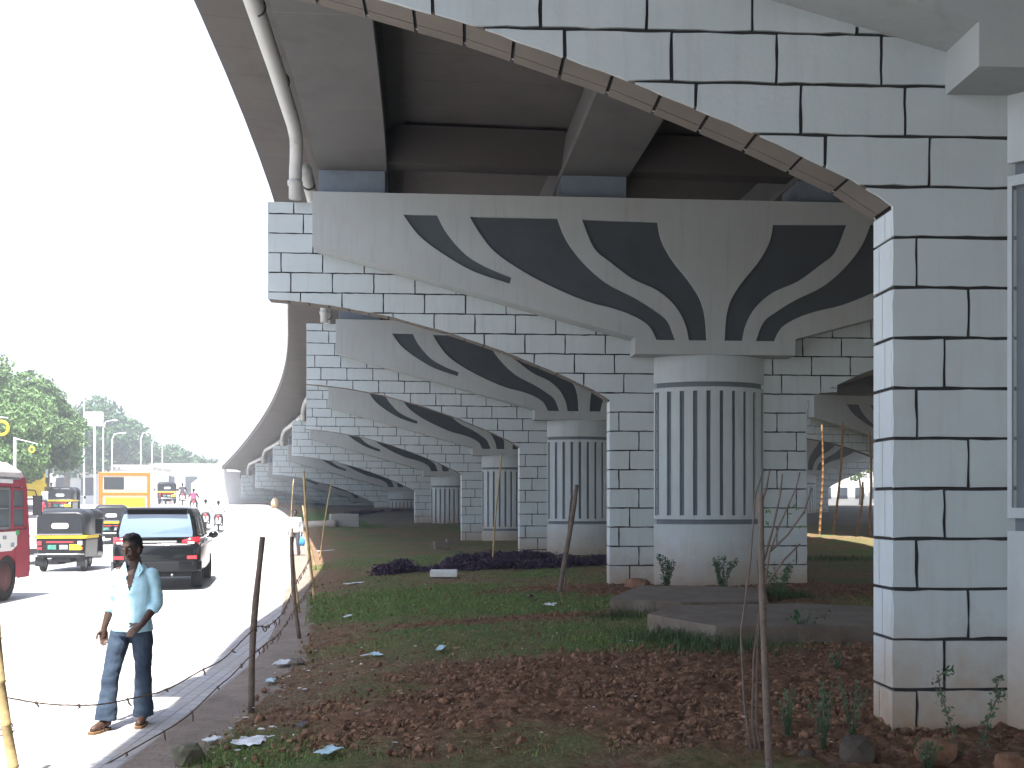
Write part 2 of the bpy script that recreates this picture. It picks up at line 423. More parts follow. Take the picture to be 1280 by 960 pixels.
def clip(poly, rect):
    x0, x1, z0, z1 = rect
    for ax, lim, sg in ((0,x0,1),(0,x1,-1),(1,z0,1),(1,z1,-1)):
        outp = []
        for i in range(len(poly)):
            a, b = poly[i-1], poly[i]; da = (a[ax]-lim)*sg; db = (b[ax]-lim)*sg
            if (da >= 0) != (db >= 0):
                t = da/(da-db); outp.append((a[0]+(b[0]-a[0])*t, a[1]+(b[1]-a[1])*t))
            if db >= 0: outp.append(b)
        poly = outp
        if not poly: return []
    o2 = []
    for p in poly:
        if not o2 or math.dist(p, o2[-1]) > 1e-4: o2.append(p)
    if len(o2) > 1 and math.dist(o2[0], o2[-1]) < 1e-4: o2.pop()
    return o2
def area(p): return abs(sum(p[i-1][0]*p[i][1]-p[i][0]*p[i-1][1] for i in range(len(p))))/2
def roughen(poly, step=.12, j=.0058):
    o = []
    for i in range(len(poly)):
        a, b = poly[i], poly[(i+1) % len(poly)]; d = math.dist(a, b); n = max(1, int(d/step))
        for k in range(n):
            t = k/n; o.append((a[0]+(b[0]-a[0])*t+random.uniform(-j, j), a[1]+(b[1]-a[1])*t+random.uniform(-j, j)))
    return o
def lerp_path(path, d):
    for a, b in zip(path, path[1:]):
        L = math.dist(a, b)
        if d <= L: return (a[0]+(b[0]-a[0])*d/L, a[1]+(b[1]-a[1])*d/L)
        d -= L
    return path[-1]
def wall_mesh(parent):
    co = MB(); ins = .02
    inset = []
    n = len(PROF)
    for i in range(n):
        p0, p1, p2 = Vector(PROF[i-1]), Vector(PROF[i]), Vector(PROF[(i+1) % n])
        d1 = (p1-p0).normalized(); d2 = (p2-p1).normalized()
        n1 = Vector((-d1.y, d1.x)); n2 = Vector((-d2.y, d2.x)); b = (n1+n2).normalized()
        inset.append(tuple(p1+b*ins/max(.3, b.dot(n1))))
    if area(inset) > area(PROF):
        inset = [tuple(2*Vector(p)-Vector(q)) for p, q in zip(PROF, inset)]
    fr = MB(); G = .0135; CH = .39
    lines = [-.05]+[-(.28+CH*n) for n in range(0, 22)]
    for n in range(len(lines)-1):
        zt, zb = lines[n], lines[n+1]
        idx = n   # course below line n
        if idx >= 11: j0 = [-1.86, -1.45, -1.64][(idx-11) % 3]
        elif idx == 10: j0 = -1.45-.82*2
        else: j0 = -1.76-.19*(9-idx)
        js = [j0+.82*k for k in range(-14, 26)]
        if idx == 10: js = [q for q in js if q < -2.05 or q > 2.05]
        js = [q for q in js if -8.8 < q < 8.8]
        xs = [-9.2]+js+[9.2]
        for a, b in zip(xs, xs[1:]):
            p = clip(PROF, (a+G if a > -9 else a, b-G if b < 9 else b, zb+G, zt-(G if n else 0)))
            if len(p) >= 3 and area(p) > .004:
                p = roughen(p)
                fr.prism(p, -HT, -HT+.03)
                p = clip(inset, (a+G if a > -9 else a, b-G if b < 9 else b, zb+G, zt-(G if n else 0)))
                if len(p) >= 3 and area(p) > .004: fr.prism(p, HT-.03, HT)
    # soffit and jamb facing blocks
    for sg in (-1, 1):
        path = [(sg*abs(x), z) for x, z in SOF[:-1]]+[(sg*2.05, -3.94)]
        L = sum(math.dist(a, b) for a, b in zip(path, path[1:])); d = 0
        n = int(L/.385); st = L/n
        for k in range(n):
            a = lerp_path(path, k*st+(.014 if k else 0)); b = lerp_path(path, (k+1)*st-.014)
            dx, dz = b[0]-a[0], b[1]-a[1]; l = math.hypot(dx, dz); nx_, nz_ = -dz/l, dx/l
            if nz_ < 0: nx_, nz_ = -nx_, -nz_
            q = [a, b, (b[0]+nx_*.03, b[1]+nz_*.03), (a[0]+nx_*.03, a[1]+nz_*.03)]
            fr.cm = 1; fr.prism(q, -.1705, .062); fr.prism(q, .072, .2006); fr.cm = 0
        prev = -3.955
        k = 0
        for z in [q for q in lines if q < -3.97]:
            vj = (-.05, .06, .0)[k % 3]
            for y0, y1 in ((-.1705, vj-.005), (vj+.005, .1705)):
                fr.box((sg*(2.05-.015), (y0+y1)/2, (prev+z)/2), (.03, y1-y0, prev-z-2*G if prev < -4.0 else prev-z-G))
            prev = z; k += 1
        # end faces of the arms
        for zt, zb in ((-.05,-.45),(-.46,-.85),(-.86,-1.25),(-1.26,-1.63),(-1.64,-1.96)):
            fr.box((sg*(8.9-.015), 0, (zt+zb)/2), (.03, .341, zt-zb-.03))
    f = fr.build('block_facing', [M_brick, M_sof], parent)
    co.prism(inset, -HT+.02, HT-.02)
    co.build('joint_mortar', M_mort, parent)
def smooth_curve(pts, n=4):
    """Catmull-Rom through the points"""
    o = []
    P_ = [pts[0]]+pts+[pts[-1]]
    for i in range(1, len(P_)-2):
        p0, p1, p2, p3 = [Vector(q) for q in P_[i-1:i+3]]
        for k in range(n):
            t = k/n
            o.append(tuple(.5*((2*p1)+(p2-p0)*t+(2*p0-5*p1+4*p2-p3)*t*t+(3*p1-p0-3*p2+p3)*t**3)))
    o.append(pts[-1]); return o
Z5 = lambda p: ((340+p[0]/2.56-891)*.01608, (630-(230+p[1]/2.56))*.01608-6.03)
Z6 = lambda p: ((740+p[0]/3.2-891)*.01608, (630-(230+p[1]/3.2))*.01608-6.03)
PET1 = [smooth_curve([Z5(p) for p in ((528,127),(560,185),(620,250),(690,290),(760,317))])+
        smooth_curve([Z5(p) for p in ((755,337),(640,300),(540,243),(470,190),(423,127))])]
PET2 = [smooth_curve([Z5(p) for p in ((905,130),(935,200),(990,270),(1060,330),(1150,375),(1215,415))]+[Z6(p) for p in ((290,560),(320,635))])+
        smooth_curve([Z6(p) for p in ((245,635),(215,580),(150,540))]+[Z5(p) for p in ((1080,410),(1000,390),(900,350),(800,300),(710,240),(660,180),(630,130))])]
PET3 = [smooth_curve([Z6(p) for p in ((250,170),(265,240),(310,320),(375,400),(420,470),(440,540),(447,635))])+
        smooth_curve([Z6(p) for p in ((375,635),(360,570),(320,500),(250,440),(150,395),(60,330))]+[Z5(p) for p in ((1020,220),(983,132))])]
PETS = [p[0] for p in (PET1, PET2, PET3)]
PETS = PETS+[[(-x, z) for x, z in p[::-1]] for p in PETS]
FAN = [(-7.96, .02),(-7.96,-1.04),(-1.63,-2.74),(-1.63,-3.07),(1.63,-3.07),(1.63,-2.74),(7.96,-1.04),(7.96,.02)]
def fan_mesh(parent):
    b = MB(); b.prism(FAN, -.655, .655)
    cap = b.build('hammerhead_cap', M_fan, parent)
    # decorated front and back skins with the petal openings
    for sg in (-1, 1):
        rings = [[Vector((x, z, 0)) for x, z in FAN]]+[[Vector((x, z, 0)) for x, z in p] for p in PETS]
        tr = tessellate_polygon(rings); flat = [q for r in rings for q in r]
        f = MB(); n = len(flat)
        vs = [(q.x, sg*.70, q.y) for q in flat]+[(q.x, sg*.656, q.y) for q in flat]
        fs = [tuple(t) for t in tr]; k = 0
        for r in rings:
            m = len(r)
            for i in range(m): fs.append((k+i, k+(i+1) % m, k+(i+1) % m+n, k+i+n))
            k += m
        f.add(vs, fs)
        sk = f.build('relief_face', M_fan, cap)
        for p in PETS:
            q = MB(); q.add([(x, sg*.6605, z) for x, z in p], [tuple(t) for t in tessellate_polygon([[Vector((x, z, 0)) for x, z in p]])])
            q.build('petal_inlay', M_petal, cap)
def column_mesh(parent):
    Rr, half = 1.59, R(46); yc = Rr*math.cos(half)
    gw, gd = R(3.3)/2, .055
    gr = [R((i-4.5)*9.6) for i in range(10)]
    angs = []
    for g_ in gr: angs += [(g_-gw, 0), (g_-gw+.003, 1), (g_+gw-.003, 1), (g_+gw, 0)]
    a_all = sorted(angs+[(-half, 0), (half, 0)])
    dense = []
    for (a, d), (b_, e) in zip(a_all, a_all[1:]):
        dense.append((a, d))
        if d == 0 and e == 0 and b_-a > .03: dense += [(a+(b_-a)*t, 0) for t in (.33,.66)]
    dense.append(a_all[-1])
    def ring(z, inset=0, flute=True, side=-1):
        o = []
        for a, d in dense:
            r = Rr-inset-(gd if (d and flute) else 0)
            o.append((r*math.sin(a), side*(HT+r*math.cos(a)-yc) if True else 0, z))
        return o
    for side in (-1, 1):
        b = MB()
        lev = [(-3.05, 0, 0), (-3.62, 0, 0), (-3.62, -.0, 0)]
        segs = [(-3.06, -3.60, 0), (-3.70, -3.78, 0), (-6.28, -6.36, 0), (-6.46, -8.5, 0)]
        for z0, z1, _ in segs: b.loft([ring(z0, 0, False, side), ring(z1, 0, False, side)], smooth=False, close=False, cap=False)
        # fluted shaft
        b.loft([ring(-3.78, 0, True, side), ring(-6.28, 0, True, side)], smooth=False, close=False, cap=False)
        # shelves at groove ends and bands
        for z in (-3.60, -3.70, -6.36, -6.46): b.loft([ring(z, 0, False, side), ring(z, .05, False, side)], smooth=False, close=False, cap=False)
        for z in (-3.78, -6.28): b.loft([ring(z, 0, False, side), ring(z, 0, True, side)], smooth=False, close=False, cap=False)
        o = b.build('fluted_column', M_col, parent, fix=False)
        g_ = MB()
        g_.loft([ring(-3.59, .045, False, side), ring(-3.71, .045, False, side)], smooth=False, close=False, cap=False)
        g_.loft([ring(-6.35, .045, False, side), ring(-6.47, .045, False, side)], smooth=False, close=False, cap=False)
        for a in gr:
            pr = [((Rr-gd+.003)*math.sin(a+q), side*(HT+(Rr-gd+.003)*math.cos(a+q)-yc)) for q in (-gw+.003, 0, gw-.003)]
            g_.loft([[(x, y, -3.782) for x, y in pr], [(x, y, -6.278) for x, y in pr]], smooth=False, close=False, cap=False)
        g_.build('groove_paint', M_groove, o, fix=False)
M_ped = mat('grey_blue_block', (.16,.19,.23), .8, .12, 3, .1)
GOFF = [-7.22, -2.41, 2.41, 7.22]
proto = empty('flyover_pier')
wall_mesh(proto); fan_mesh(proto); column_mesh(proto)
for gx in GOFF:
    MB().box((gx, 0, .265), (1.3, .95, .51)).build('bearing_pedestal', M_ped, proto, bevel=.01)
PL = ['nearest pier at the right edge, large white blocks beside a fluted column and soil bed',
      'second pier, whole petal fan cap and broad fluted column behind two concrete slabs',
      'third pier, column partly behind the pier with the slabs, behind the leaning wooden stake',
      'fourth pier from the camera with narrow fluted column behind the purple hedge',
      'fifth pier from the camera with a short reddish stained fluted column',
      'sixth pier from the camera with a low fluted column above the grass mound',
      'seventh pier from the camera, low blocky arms above the pale pipe',
      'eighth pier from the camera, lowest arm beside the plain abutment']
piers = []
for k in range(8):
    p = proto if k == 0 else copy_tree(proto)
    s = 12.6*k; x, y, a = cl(s)
    p.location = (x-.2*math.sin(a), y+.2*math.cos(a), top(s)); p.rotation_euler = (0, 0, a-(R(2.2) if k else 0))
    tag(p, PL[k], 'bridge pier', 'piers of the near flyover'); piers.append(p)
# unseen pier behind the photographer and its neighbours carry the decks and shade beneath
p = copy_tree(proto); x, y, a = cl(-12.6); p.location = (x, y, top(-12.6)); p.rotation_euler = (0, 0, a)
tag(p, 'white block pier behind the photographer, outside the picture', 'bridge pier', 'piers of the near flyover')
# parallel flyover on the right
OFF2 = 23.0
for k, lab in ((0, 'pier of the parallel flyover abreast of the nearest pier, outside the picture'), (1, 'pier of the parallel flyover abreast of the second pier, outside the picture'), (2, 'pier of the parallel flyover hidden behind the nearest white block pier'), (3, 'unlit pier of the parallel flyover, its left arm seen through the right hand opening'),
               (4, 'distant fluted pier of the parallel flyover standing in shade behind the bamboo stakes'), (5, 'farthest pier of the parallel flyover, mostly behind the second fan pier')):
    p = copy_tree(proto); s = 12.6*k; q = at(s, OFF2); p.location = (q.x, q.y, top(s)+(.3 if k > 3 else 0)); p.rotation_euler = (0, 0, cl(s)[2])
    tag(p, lab, 'bridge pier', 'piers of the parallel flyover')

# ------------------------------------------------------------------ decks
def deck_mat(name, col, joint, sp, wid=.012):
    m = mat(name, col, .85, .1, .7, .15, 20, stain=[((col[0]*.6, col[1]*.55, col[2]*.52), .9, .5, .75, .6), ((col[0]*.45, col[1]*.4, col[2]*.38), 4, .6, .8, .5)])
    t = m.node_tree; N = t.nodes; L = t.links; b = N['Principled BSDF']
    src = b.inputs['Base Color'].links[0].from_socket
    uv = N.new('ShaderNodeUVMap'); uv.uv_map = 'st'; sx = N.new('ShaderNodeSeparateXYZ'); L.new(uv.outputs[0], sx.inputs[0])
    md = N.new('ShaderNodeMath'); md.operation = 'PINGPONG'; L.new(sx.outputs[0], md.inputs[0]); md.inputs[1].default_value = sp/2
    lt = N.new('ShaderNodeMath'); lt.operation = 'LESS_THAN'; L.new(md.outputs[0], lt.inputs[0]); lt.inputs[1].default_value = wid
    ml = N.new('ShaderNodeMath'); ml.operation = 'MULTIPLY'; L.new(lt.outputs[0], ml.inputs[0]); ml.inputs[1].default_value = .65
    mx = N.new('ShaderNodeMixRGB'); L.new(ml.outputs[0], mx.inputs[0]); L.new(src, mx.inputs[1]); mx.inputs[2].default_value = (*joint, 1)
    L.new(mx.outputs[0], b.inputs['Base Color']); return m
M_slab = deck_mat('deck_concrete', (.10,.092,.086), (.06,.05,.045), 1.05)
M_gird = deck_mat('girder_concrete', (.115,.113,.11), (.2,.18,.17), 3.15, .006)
M_par = mat('parapet_white', (.75,.75,.72), .7, .05, 1)
M_yel = mat('yellow_band', (.78,.74,.42), .6, .08, 1)
def sweep(name, ss, prof, m, parent, off=0, zrel=True):
    """closed cross-section (offset, z above pier tops) swept along the line"""
    V = []; n = len(prof); uv = []
    for s in ss:
        T = top(s); wd = 1+.042*float(sstep(18, 34, s))-.07*float(1-sstep(-4, 5, s)) if off == 0 else 1+.22*float(1-sstep(28, 38, s))  # out-of-view edges reshaped for shade: near deck narrowed, parallel deck widened
        for o, z in prof:
            if abs(o) > 9: o *= wd
            p = at(s, off+o, T+z); V.append(p[:]); uv.append((s, o))
    F = np.array([(j*n+i, j*n+(i+1) % n, (j+1)*n+(i+1) % n, (j+1)*n+i) for j in range(len(ss)-1) for i in range(n)])
    o = nmesh(name, V, F, m, parent)
    bm = bmesh.new(); bm.from_mesh(o.data)
    bm.verts.ensure_lookup_table(); N_ = len(V)
    bm.faces.new([bm.verts[i] for i in range(n)]); bm.faces.new([bm.verts[N_-n+i] for i in range(n)])
    bmesh.ops.recalc_face_normals(bm, faces=bm.faces[:])
    ul = bm.loops.layers.uv.new('st')
    bm.verts.index_update()
    for f in bm.faces:
        for l in f.loops: l[ul].uv = uv[l.vert.index]
    bm.to_mesh(o.data); bm.free()
    return o
def make_deck(off, lab, s0, s1, girders=GOFF):
    d = empty('flyover_deck', (0,0,0), 0, lab, 'bridge deck', 'flyover decks')
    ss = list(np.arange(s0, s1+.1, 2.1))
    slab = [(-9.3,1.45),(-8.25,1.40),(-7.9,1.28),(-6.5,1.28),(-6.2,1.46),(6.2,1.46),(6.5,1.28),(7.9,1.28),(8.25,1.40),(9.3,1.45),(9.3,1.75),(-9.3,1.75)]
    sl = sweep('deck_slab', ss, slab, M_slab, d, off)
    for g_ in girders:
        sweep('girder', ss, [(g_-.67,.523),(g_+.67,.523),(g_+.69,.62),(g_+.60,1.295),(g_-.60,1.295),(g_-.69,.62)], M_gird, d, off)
    for sg in (-1, 1):
        a, b = sorted((sg*9.34, sg*9.06))
        pr = sweep('parapet', ss, [(a,1.40 if sg < 0 else 1.76),(b,1.752 if sg < 0 else 1.44),(b,2.75),(a,2.75)] if False else [(a,1.752),(b,1.752),(b,2.75),(a,2.75)], M_par, d, off)
        c = sg*9.345
        sweep('yellow_stripe', ss, sorted([(c-.012,2.15),(c+.012,2.15)])+[(c+.012,2.42),(c-.012,2.42)], M_yel, pr, off)
    s = 0.0
    while s <= s1-5:
        if s >= s0:
            for g0, g1 in zip(girders, girders[1:]):
                p = at(s, off+(g0+g1)/2, top(s)+1.0); a = cl(s)[2]
                MB().box((0,0,0), (g1-g0-1.2, .45, .75)).build('cross_beam', M_slab, d).matrix_world = Matrix.Translation(p) @ Matrix.Rotation(a, 4, 'Z')
        s += 12.6
    return d
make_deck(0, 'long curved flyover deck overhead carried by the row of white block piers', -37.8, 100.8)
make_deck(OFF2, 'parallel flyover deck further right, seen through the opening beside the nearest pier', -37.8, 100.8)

# abutment and retaining wall of the ramp
M_ret = mat('pale_ramp_wall', (.62,.62,.62), .8, .08, 1, .1)
rw = empty('ramp_abutment', (0,0,0), 0, 'pale plain abutment and ramp retaining wall where the flyover comes down', 'retaining wall')
def ramp_sec(s0, s1, o0, o1, zt, name, m):
    ss = np.arange(s0, s1+.1, 3.0); V = []
    for s in ss:
        for o, z in ((o0, -1.0), (o1, -1.0), (o1, None), (o0, None)):
            p = at(s, o); V.append((p.x, p.y, float(RZ(p.y))-.5 if z is not None else max(top(s)+zt, float(RZ(p.y))+.02)))
    n = 4
    F = [(j*n+i, j*n+(i+1) % n, (j+1)*n+(i+1) % n, (j+1)*n+i) for j in range(len(ss)-1) for i in range(n)]
    ob = nmesh(name, V, F, m, rw)
    bm = bmesh.new(); bm.from_mesh(ob.data); bm.verts.ensure_lookup_table(); k = len(V)
    bm.faces.new(bm.verts[:4]); bm.faces.new(bm.verts[k-4:k]); bmesh.ops.recalc_face_normals(bm, faces=bm.faces[:]); bm.to_mesh(ob.data); bm.free()
ramp_sec(101, 182, -9.3, 9.3, 1.75, 'ramp_wall', M_ret)
ramp_sec(101, 182, -9.5, -9.28, 2.75, 'ramp_parapet', M_par)
for s in np.arange(103, 180, 3.0):
    p = at(s, -9.53); h = top(s)+2.6-float(RZ(p.y))
    if h > .3: MB().box((0,0,h/2), (.08,.22,h)).build('wall_rib', M_ret, rw).matrix_world = Matrix.Translation((p.x, p.y, float(RZ(p.y)))) @ Matrix.Rotation(cl(s)[2], 4, 'Z')
# ------------------------------------------------------------------ people
def voxel(mb, name, m, parent, vox, smooth=2, wrinkle=0, wsc=9, cut=None, sub=None):
    o = mb.build(name+'_src', m, None)
    r = o.modifiers.new('r', 'REMESH'); r.mode = 'VOXEL'; r.voxel_size = vox
    if smooth:
        q = o.modifiers.new('s', 'SMOOTH'); q.factor = .5; q.iterations = smooth
    dg = bpy.context.evaluated_depsgraph_get(); dg.update()
    me = bpy.data.meshes.new_from_object(o.evaluated_get(dg)); bpy.data.objects.remove(o)
    me.name = name
    bm = bmesh.new(); bm.from_mesh(me)
    if wrinkle:
        bm.normal_update()
        for v in bm.verts:
            n_ = noise.noise(Vector((v.co.x*wsc, v.co.y*wsc, v.co.z*wsc*1.7)))+.5*noise.noise(Vector((v.co.x*wsc*2.3+5, v.co.y*wsc*2.3, v.co.z*wsc*3.4)))
            v.co += v.normal*n_*wrinkle
    if cut: bmesh.ops.delete(bm, geom=[f for f in bm.faces if cut(f.calc_center_median())], context='FACES')
    for f in bm.faces: f.smooth = True
    bm.to_mesh(me); bm.free()
    me.materials.clear(); me.materials.append(m)
    ob = bpy.data.objects.new(name, me); link(ob, parent); return ob
def limb(mb, a, b, ra, rb, n=14):
    a, b = Vector(a), Vector(b); d = (b-a)
    mb.tube([a-d.normalized()*0, a.lerp(b, .33), a.lerp(b, .66), b], [ra, ra*.72+rb*.28+.004, ra*.35+rb*.65+.002, rb], n)
    mb.ball(a, ra, 12, 8); mb.ball(b, rb, 12, 8)
def hand(mb, wr, dirv, palmn, thumb_side, s=1.0, curl=.5):
    """palm with four fingers and a thumb; dirv = pointing direction, palmn = palm normal (fingers curl towards it)"""
    d = Vector(dirv).normalized(); n = Vector(palmn).normalized(); sd_ = d.cross(n).normalized()*thumb_side; n = (n-d*n.dot(d)).normalized()
    wr = Vector(wr)
    mb.tube([wr-d*.02, wr+d*.03*s, wr+d*.085*s], [(.026*s,.022*s), (.030*s,.018*s), (.036*s,.014*s)] if False else [.025*s, .027*s, .022*s], 10)
    for i in range(4):
        off = (i-1.5)*.0195*s
        base = wr+d*.035*s-sd_*off*.8
        kn = wr+d*(.088-.004*abs(i-1.2))*s-sd_*off
        mb.tube([base, kn], [.0125*s, .0105*s], 8)
        L = (.072, .080, .075, .058)[i]*s
        p = kn; dd = d.copy(); pts = [kn]
        for k in range(3):
            dd = (dd*math.cos(curl*.55)+n*math.sin(curl*.55)).normalized() if k == 0 else (dd+n*curl*.55).normalized()
            p = p+dd*L*(.45, .32, .23)[k]; pts.append(p)
        mb.tube(pts, [.0100*s, .0092*s, .0085*s, .0068*s], 8); mb.ball(pts[-1], .0068*s, 8, 6)
    tb = wr+d*.022*s+sd_*.020*s
    p1 = tb+(d*.55+sd_*.75+n*.25).normalized()*.042*s; p2 = p1+(d*.85+sd_*.3+n*.35).normalized()*.034*s; p3 = p2+(d*.95+n*.3).normalized()*.022*s
    mb.tube([tb, p1, p2, p3], [.015*s, .0125*s, .0105*s, .008*s], 8); mb.ball(p3, .008*s, 8, 6)
def ring_xy(c, rx, ry, n=20, p=2.3):
    o = []
    for k in range(n):
        q = 2*PI*k/n; cx, sx = math.cos(q), math.sin(q)
        o.append((c[0]+rx*math.copysign(abs(cx)**(2/p), cx), c[1]+ry*math.copysign(abs(sx)**(2/p), sx), c[2]))
    return o
SKIN = mat('brown_skin', (.055,.027,.017), .5, .12, 12, .05, 90, spec=.4)
HAIR = mat('black_hair', (.010,.009,.008), .55, .3, 60, .5, 160)
EYEW = mat('eye_white', (.6,.57,.52), .3, .02); EYED = mat('eye_dark', (.01,.007,.005), .2, .02)
def cloth(name, col, **k): return mat(name, col, .9, k.pop('var', .12), k.pop('scale', 7), .35, 180, **k)
def person(loc, rz, label, J, shirt, pants, vox=.018, group=None, sleeves=.72, open_neck=False, detail=False, shoe=None, skin=SKIN, flare=.0, seat=False, hair=HAIR):
    """J: joint positions in metres; the figure faces -y"""
    t = empty('person', loc, rz, label, 'person', group)
    b = MB()
    hc = Vector(J['head']); nk = Vector(J['neck']); ch = Vector(J['chest']); pv = Vector(J['pelvis'])
    hm = Matrix.Translation(hc) @ Matrix.Rotation(J.get('turn', 0), 4, 'Z') @ Matrix.Rotation(J.get('nod', 0), 4, 'X')
    h = MB()
    h.ball((0,.012,.028), (.073,.092,.088), 20, 14); h.ball((0,-.012,-.035), (.060,.070,.078), 18, 12); h.ball((0,-.045,-.082), (.034,.030,.026), 12, 8)
    h.ball((0,-.088,-.012), (.0115,.018,.030), 10, 8); h.ball((0,-.098,-.028), (.016,.014,.011), 10, 8)          # nose
    h.ball((0,-.080,.026), (.050,.014,.011), 12, 8)                                                             # brow
    h.ball((0,-.082,-.052), (.025,.012,.007), 12, 6); h.ball((0,-.080,-.064), (.022,.012,.008), 12, 6)          # lips
    for sg in (-1, 1):
        h.ball((sg*.074,.008,-.012), (.010,.019,.032), 10, 8); h.ball((sg*.042,-.062,-.025), (.020,.018,.020), 10, 8)
    h.v = [tuple(hm @ Vector(p)) for p in h.v]
    b.add(h.v, h.f, True)
    b.tube([nk+Vector((0,.01,-.05)), nk.lerp(hc, .35)+Vector((0,.012,0)), hc+Vector((0,.02,-.05))], [.062,.052,.052], 14)
    SL, SR = Vector(J['shl']), Vector(J['shr'])
    hl, hr = Vector(J['hipl']), Vector(J['hipr'])
    up = (nk-pv).normalized()
    b.loft([ring_xy(pv+Vector((0,0,-.07)), .145, .10), ring_xy(pv+Vector((0,0,.06)), .145, .10), ring_xy(pv.lerp(ch, .45), .125, .088), ring_xy(ch, .150, .103), ring_xy(ch.lerp(nk, .62), .145, .088), ring_xy(nk+Vector((0,0,-.02)), .06, .055)])
    for s_, e_, w_ in (('shl','ell','wrl'), ('shr','elr','wrr')):
        limb(b, J[s_], J[e_], .050, .037); limb(b, J[e_], J[w_], .038, .025)
    for sd_, k in ((-1,'l'), (1,'r')):
        limb(b, J['hip'+k], J['kn'+k], .080, .052); limb(b, J['kn'+k], J['an'+k], .052, .036)
        an = Vector(J['an'+k]); fd = Vector((J.get('toe'+k, 0), -1, 0)).normalized()
        b.tube([an+Vector((0,0,-.035))-fd*.05, an+fd*.05+Vector((0,0,-.04)), an+fd*.15+Vector((0,0,-.058)), an+fd*.185+Vector((0,0,-.062))], [.032,.038,.034,.020], 12)
        hd = J.get('hand'+k, ((0,-.1,-1), (-1 if k == 'r' else 1, .3, 0), .5))
        hand(b, J['wr'+k], hd[0], hd[1], hd[3] if len(hd) > 3 else 1, 1.0, hd[2])
    body = voxel(b, 'body', skin, t, .0075 if detail else vox*.8, 1)
    # hair
    hb_ = MB(); 
    hb_.ball((0,.020,.040), (.082,.098,.090), 20, 14); hb_.ball((0,-.03,.098), (.058,.055,.032), 14, 8); hb_.ball((0,.055,-.01), (.068,.055,.06), 14, 8)
    hb_.v = [tuple(hm @ Vector(p)) for p in hb_.v]; hi = hm.inverted()
    def hcut(c):
        q = hi @ c; return (q.y < -.045 and q.z < .058) or (q.y < .0 and q.z < .015) or q.z < -.06 or (abs(q.x) > .06 and q.y < .03 and q.z < .0)
    voxel(hb_, 'hair', hair, t, .009 if detail else .018, 0, .010 if detail else .006, 22, hcut)
    if detail:
        for sg in (-1, 1):
            e = MB(); e.ball((sg*.031,-.074,.004), (.0125,.008,.0065), 10, 8); e.v = [tuple(hm @ Vector(p)) for p in e.v]; eo = e.build('eye', EYEW, t)
            e = MB(); e.ball((sg*.031,-.0802,.004), (.006,.004,.006), 8, 6); e.v = [tuple(hm @ Vector(p)) for p in e.v]; e.build('iris', EYED, eo)
            e = MB(); e.tube([hm @ Vector((sg*.014,-.091,.021)), hm @ Vector((sg*.034,-.090,.028)), hm @ Vector((sg*.052,-.077,.022))], [.003,.004,.002], 6); e.build('eyebrow', HAIR, t)
    # shirt
    q = MB(); lo = pv+Vector((0,0,-.06 if not seat else .0))
    q.loft([ring_xy(lo, .178, .128), ring_xy(pv+Vector((0,0,.08)), .168, .120), ring_xy(pv.lerp(ch, .5), .155, .110), ring_xy(ch, .160, .120), ring_xy(ch.lerp(nk, .5), .150, .108), ring_xy(ch.lerp(nk, .85), .10, .080), ring_xy(nk+Vector((0,.01,.005)), .068, .065)])
    for s_, e_, w_ in (('shl','ell','wrl'), ('shr','elr','wrr')):
        sh, el, wr = Vector(J[s_]), Vector(J[e_]), Vector(J[w_])
        end = el.lerp(wr, max(0, (sleeves-.5)*2)) if sleeves > .5 else sh.lerp(el, sleeves*2)
        limb(q, sh-Vector((0,0,.012)), el if sleeves > .5 else end, .060, .053)
        if sleeves > .5: limb(q, el, end, .052, .047); q.tube([end+(el-end).normalized()*.035, end], [.052,.052], 14)
    def scut(c):
        if not open_neck: return False
        return c.y < nk.y-.02 and c.z > nk.z-.21 and abs(c.x-nk.x+.005) < .008+max(0, (c.z-(nk.z-.21)))*.26
    so_ = voxel(q, 'shirt', shirt, t, .009 if detail else vox, 2, .009 if detail else .006, 8, scut)
    if detail:
        # collar wings, placket, pocket
        for sg in (-1, 1):
            c = MB(); x0 = nk.x
            pts = [(x0+sg*.030, nk.y-.100, nk.z-.085), (x0+sg*.062, nk.y-.082, nk.z+.035), (x0+sg*.100, nk.y-.085, nk.z-.030), (x0+sg*.070, nk.y-.120, nk.z-.095)]
            c.add(pts+[(p[0], p[1]+.008, p[2]) for p in pts], [(0,1,2,3),(7,6,5,4),(0,4,5,1),(1,5,6,2),(2,6,7,3),(3,7,4,0)])
            c.build('collar', shirt, so_)
    # trousers
    p_ = MB()
    p_.loft([ring_xy(pv+Vector((0,0,.07)), .150, .108), ring_xy(pv+Vector((0,0,-.03)), .168, .122), ring_xy(pv+Vector((0,0,-.10)), .160, .115)])
    for k in 'lr':
        hp, kn, an = Vector(J['hip'+k]), Vector(J['kn'+k]), Vector(J['an'+k])
        limb(p_, hp, kn, .093, .066+flare*.3); e = an+(kn-an).normalized()*(.0)+Vector((0,0,-.015))
        p_.tube([kn, kn.lerp(e, .5), e], [.066+flare*.3, .063+flare*.7, .068+flare*1.4], 16)
    voxel(p_, 'trousers', pants, t, .009 if detail else vox, 2, .009 if detail else .005, 7)
    # footwear
    for k in 'lr':
        an = Vector(J['an'+k]); fd = Vector((J.get('toe'+k, 0), -1, 0)).normalized()
        f = MB(); ang = math.atan2(-fd.x, -fd.y); 
        c = an+fd*.065; 
        sp = [(-.035,.10),(.035,.10),(.045,.02),(.048,-.07),(.030,-.135),(-.030,-.135),(-.046,-.07),(-.042,.02)]
        pr = []
        for x, y in sp:
            v = Vector((x, y, 0)); v.rotate(Matrix.Rotation(math.atan2(fd.x, -fd.y), 3, 'Z')); pr.append((c.x+v.x, c.y+v.y))
        z0 = an.z-.098
        f.prism(pr, z0, z0+.024, 'z')
        so2 = f.build('sandal', shoe or mat('tan_sandal', (.16,.09,.045), .7, .2, 8), t, bevel=.004)
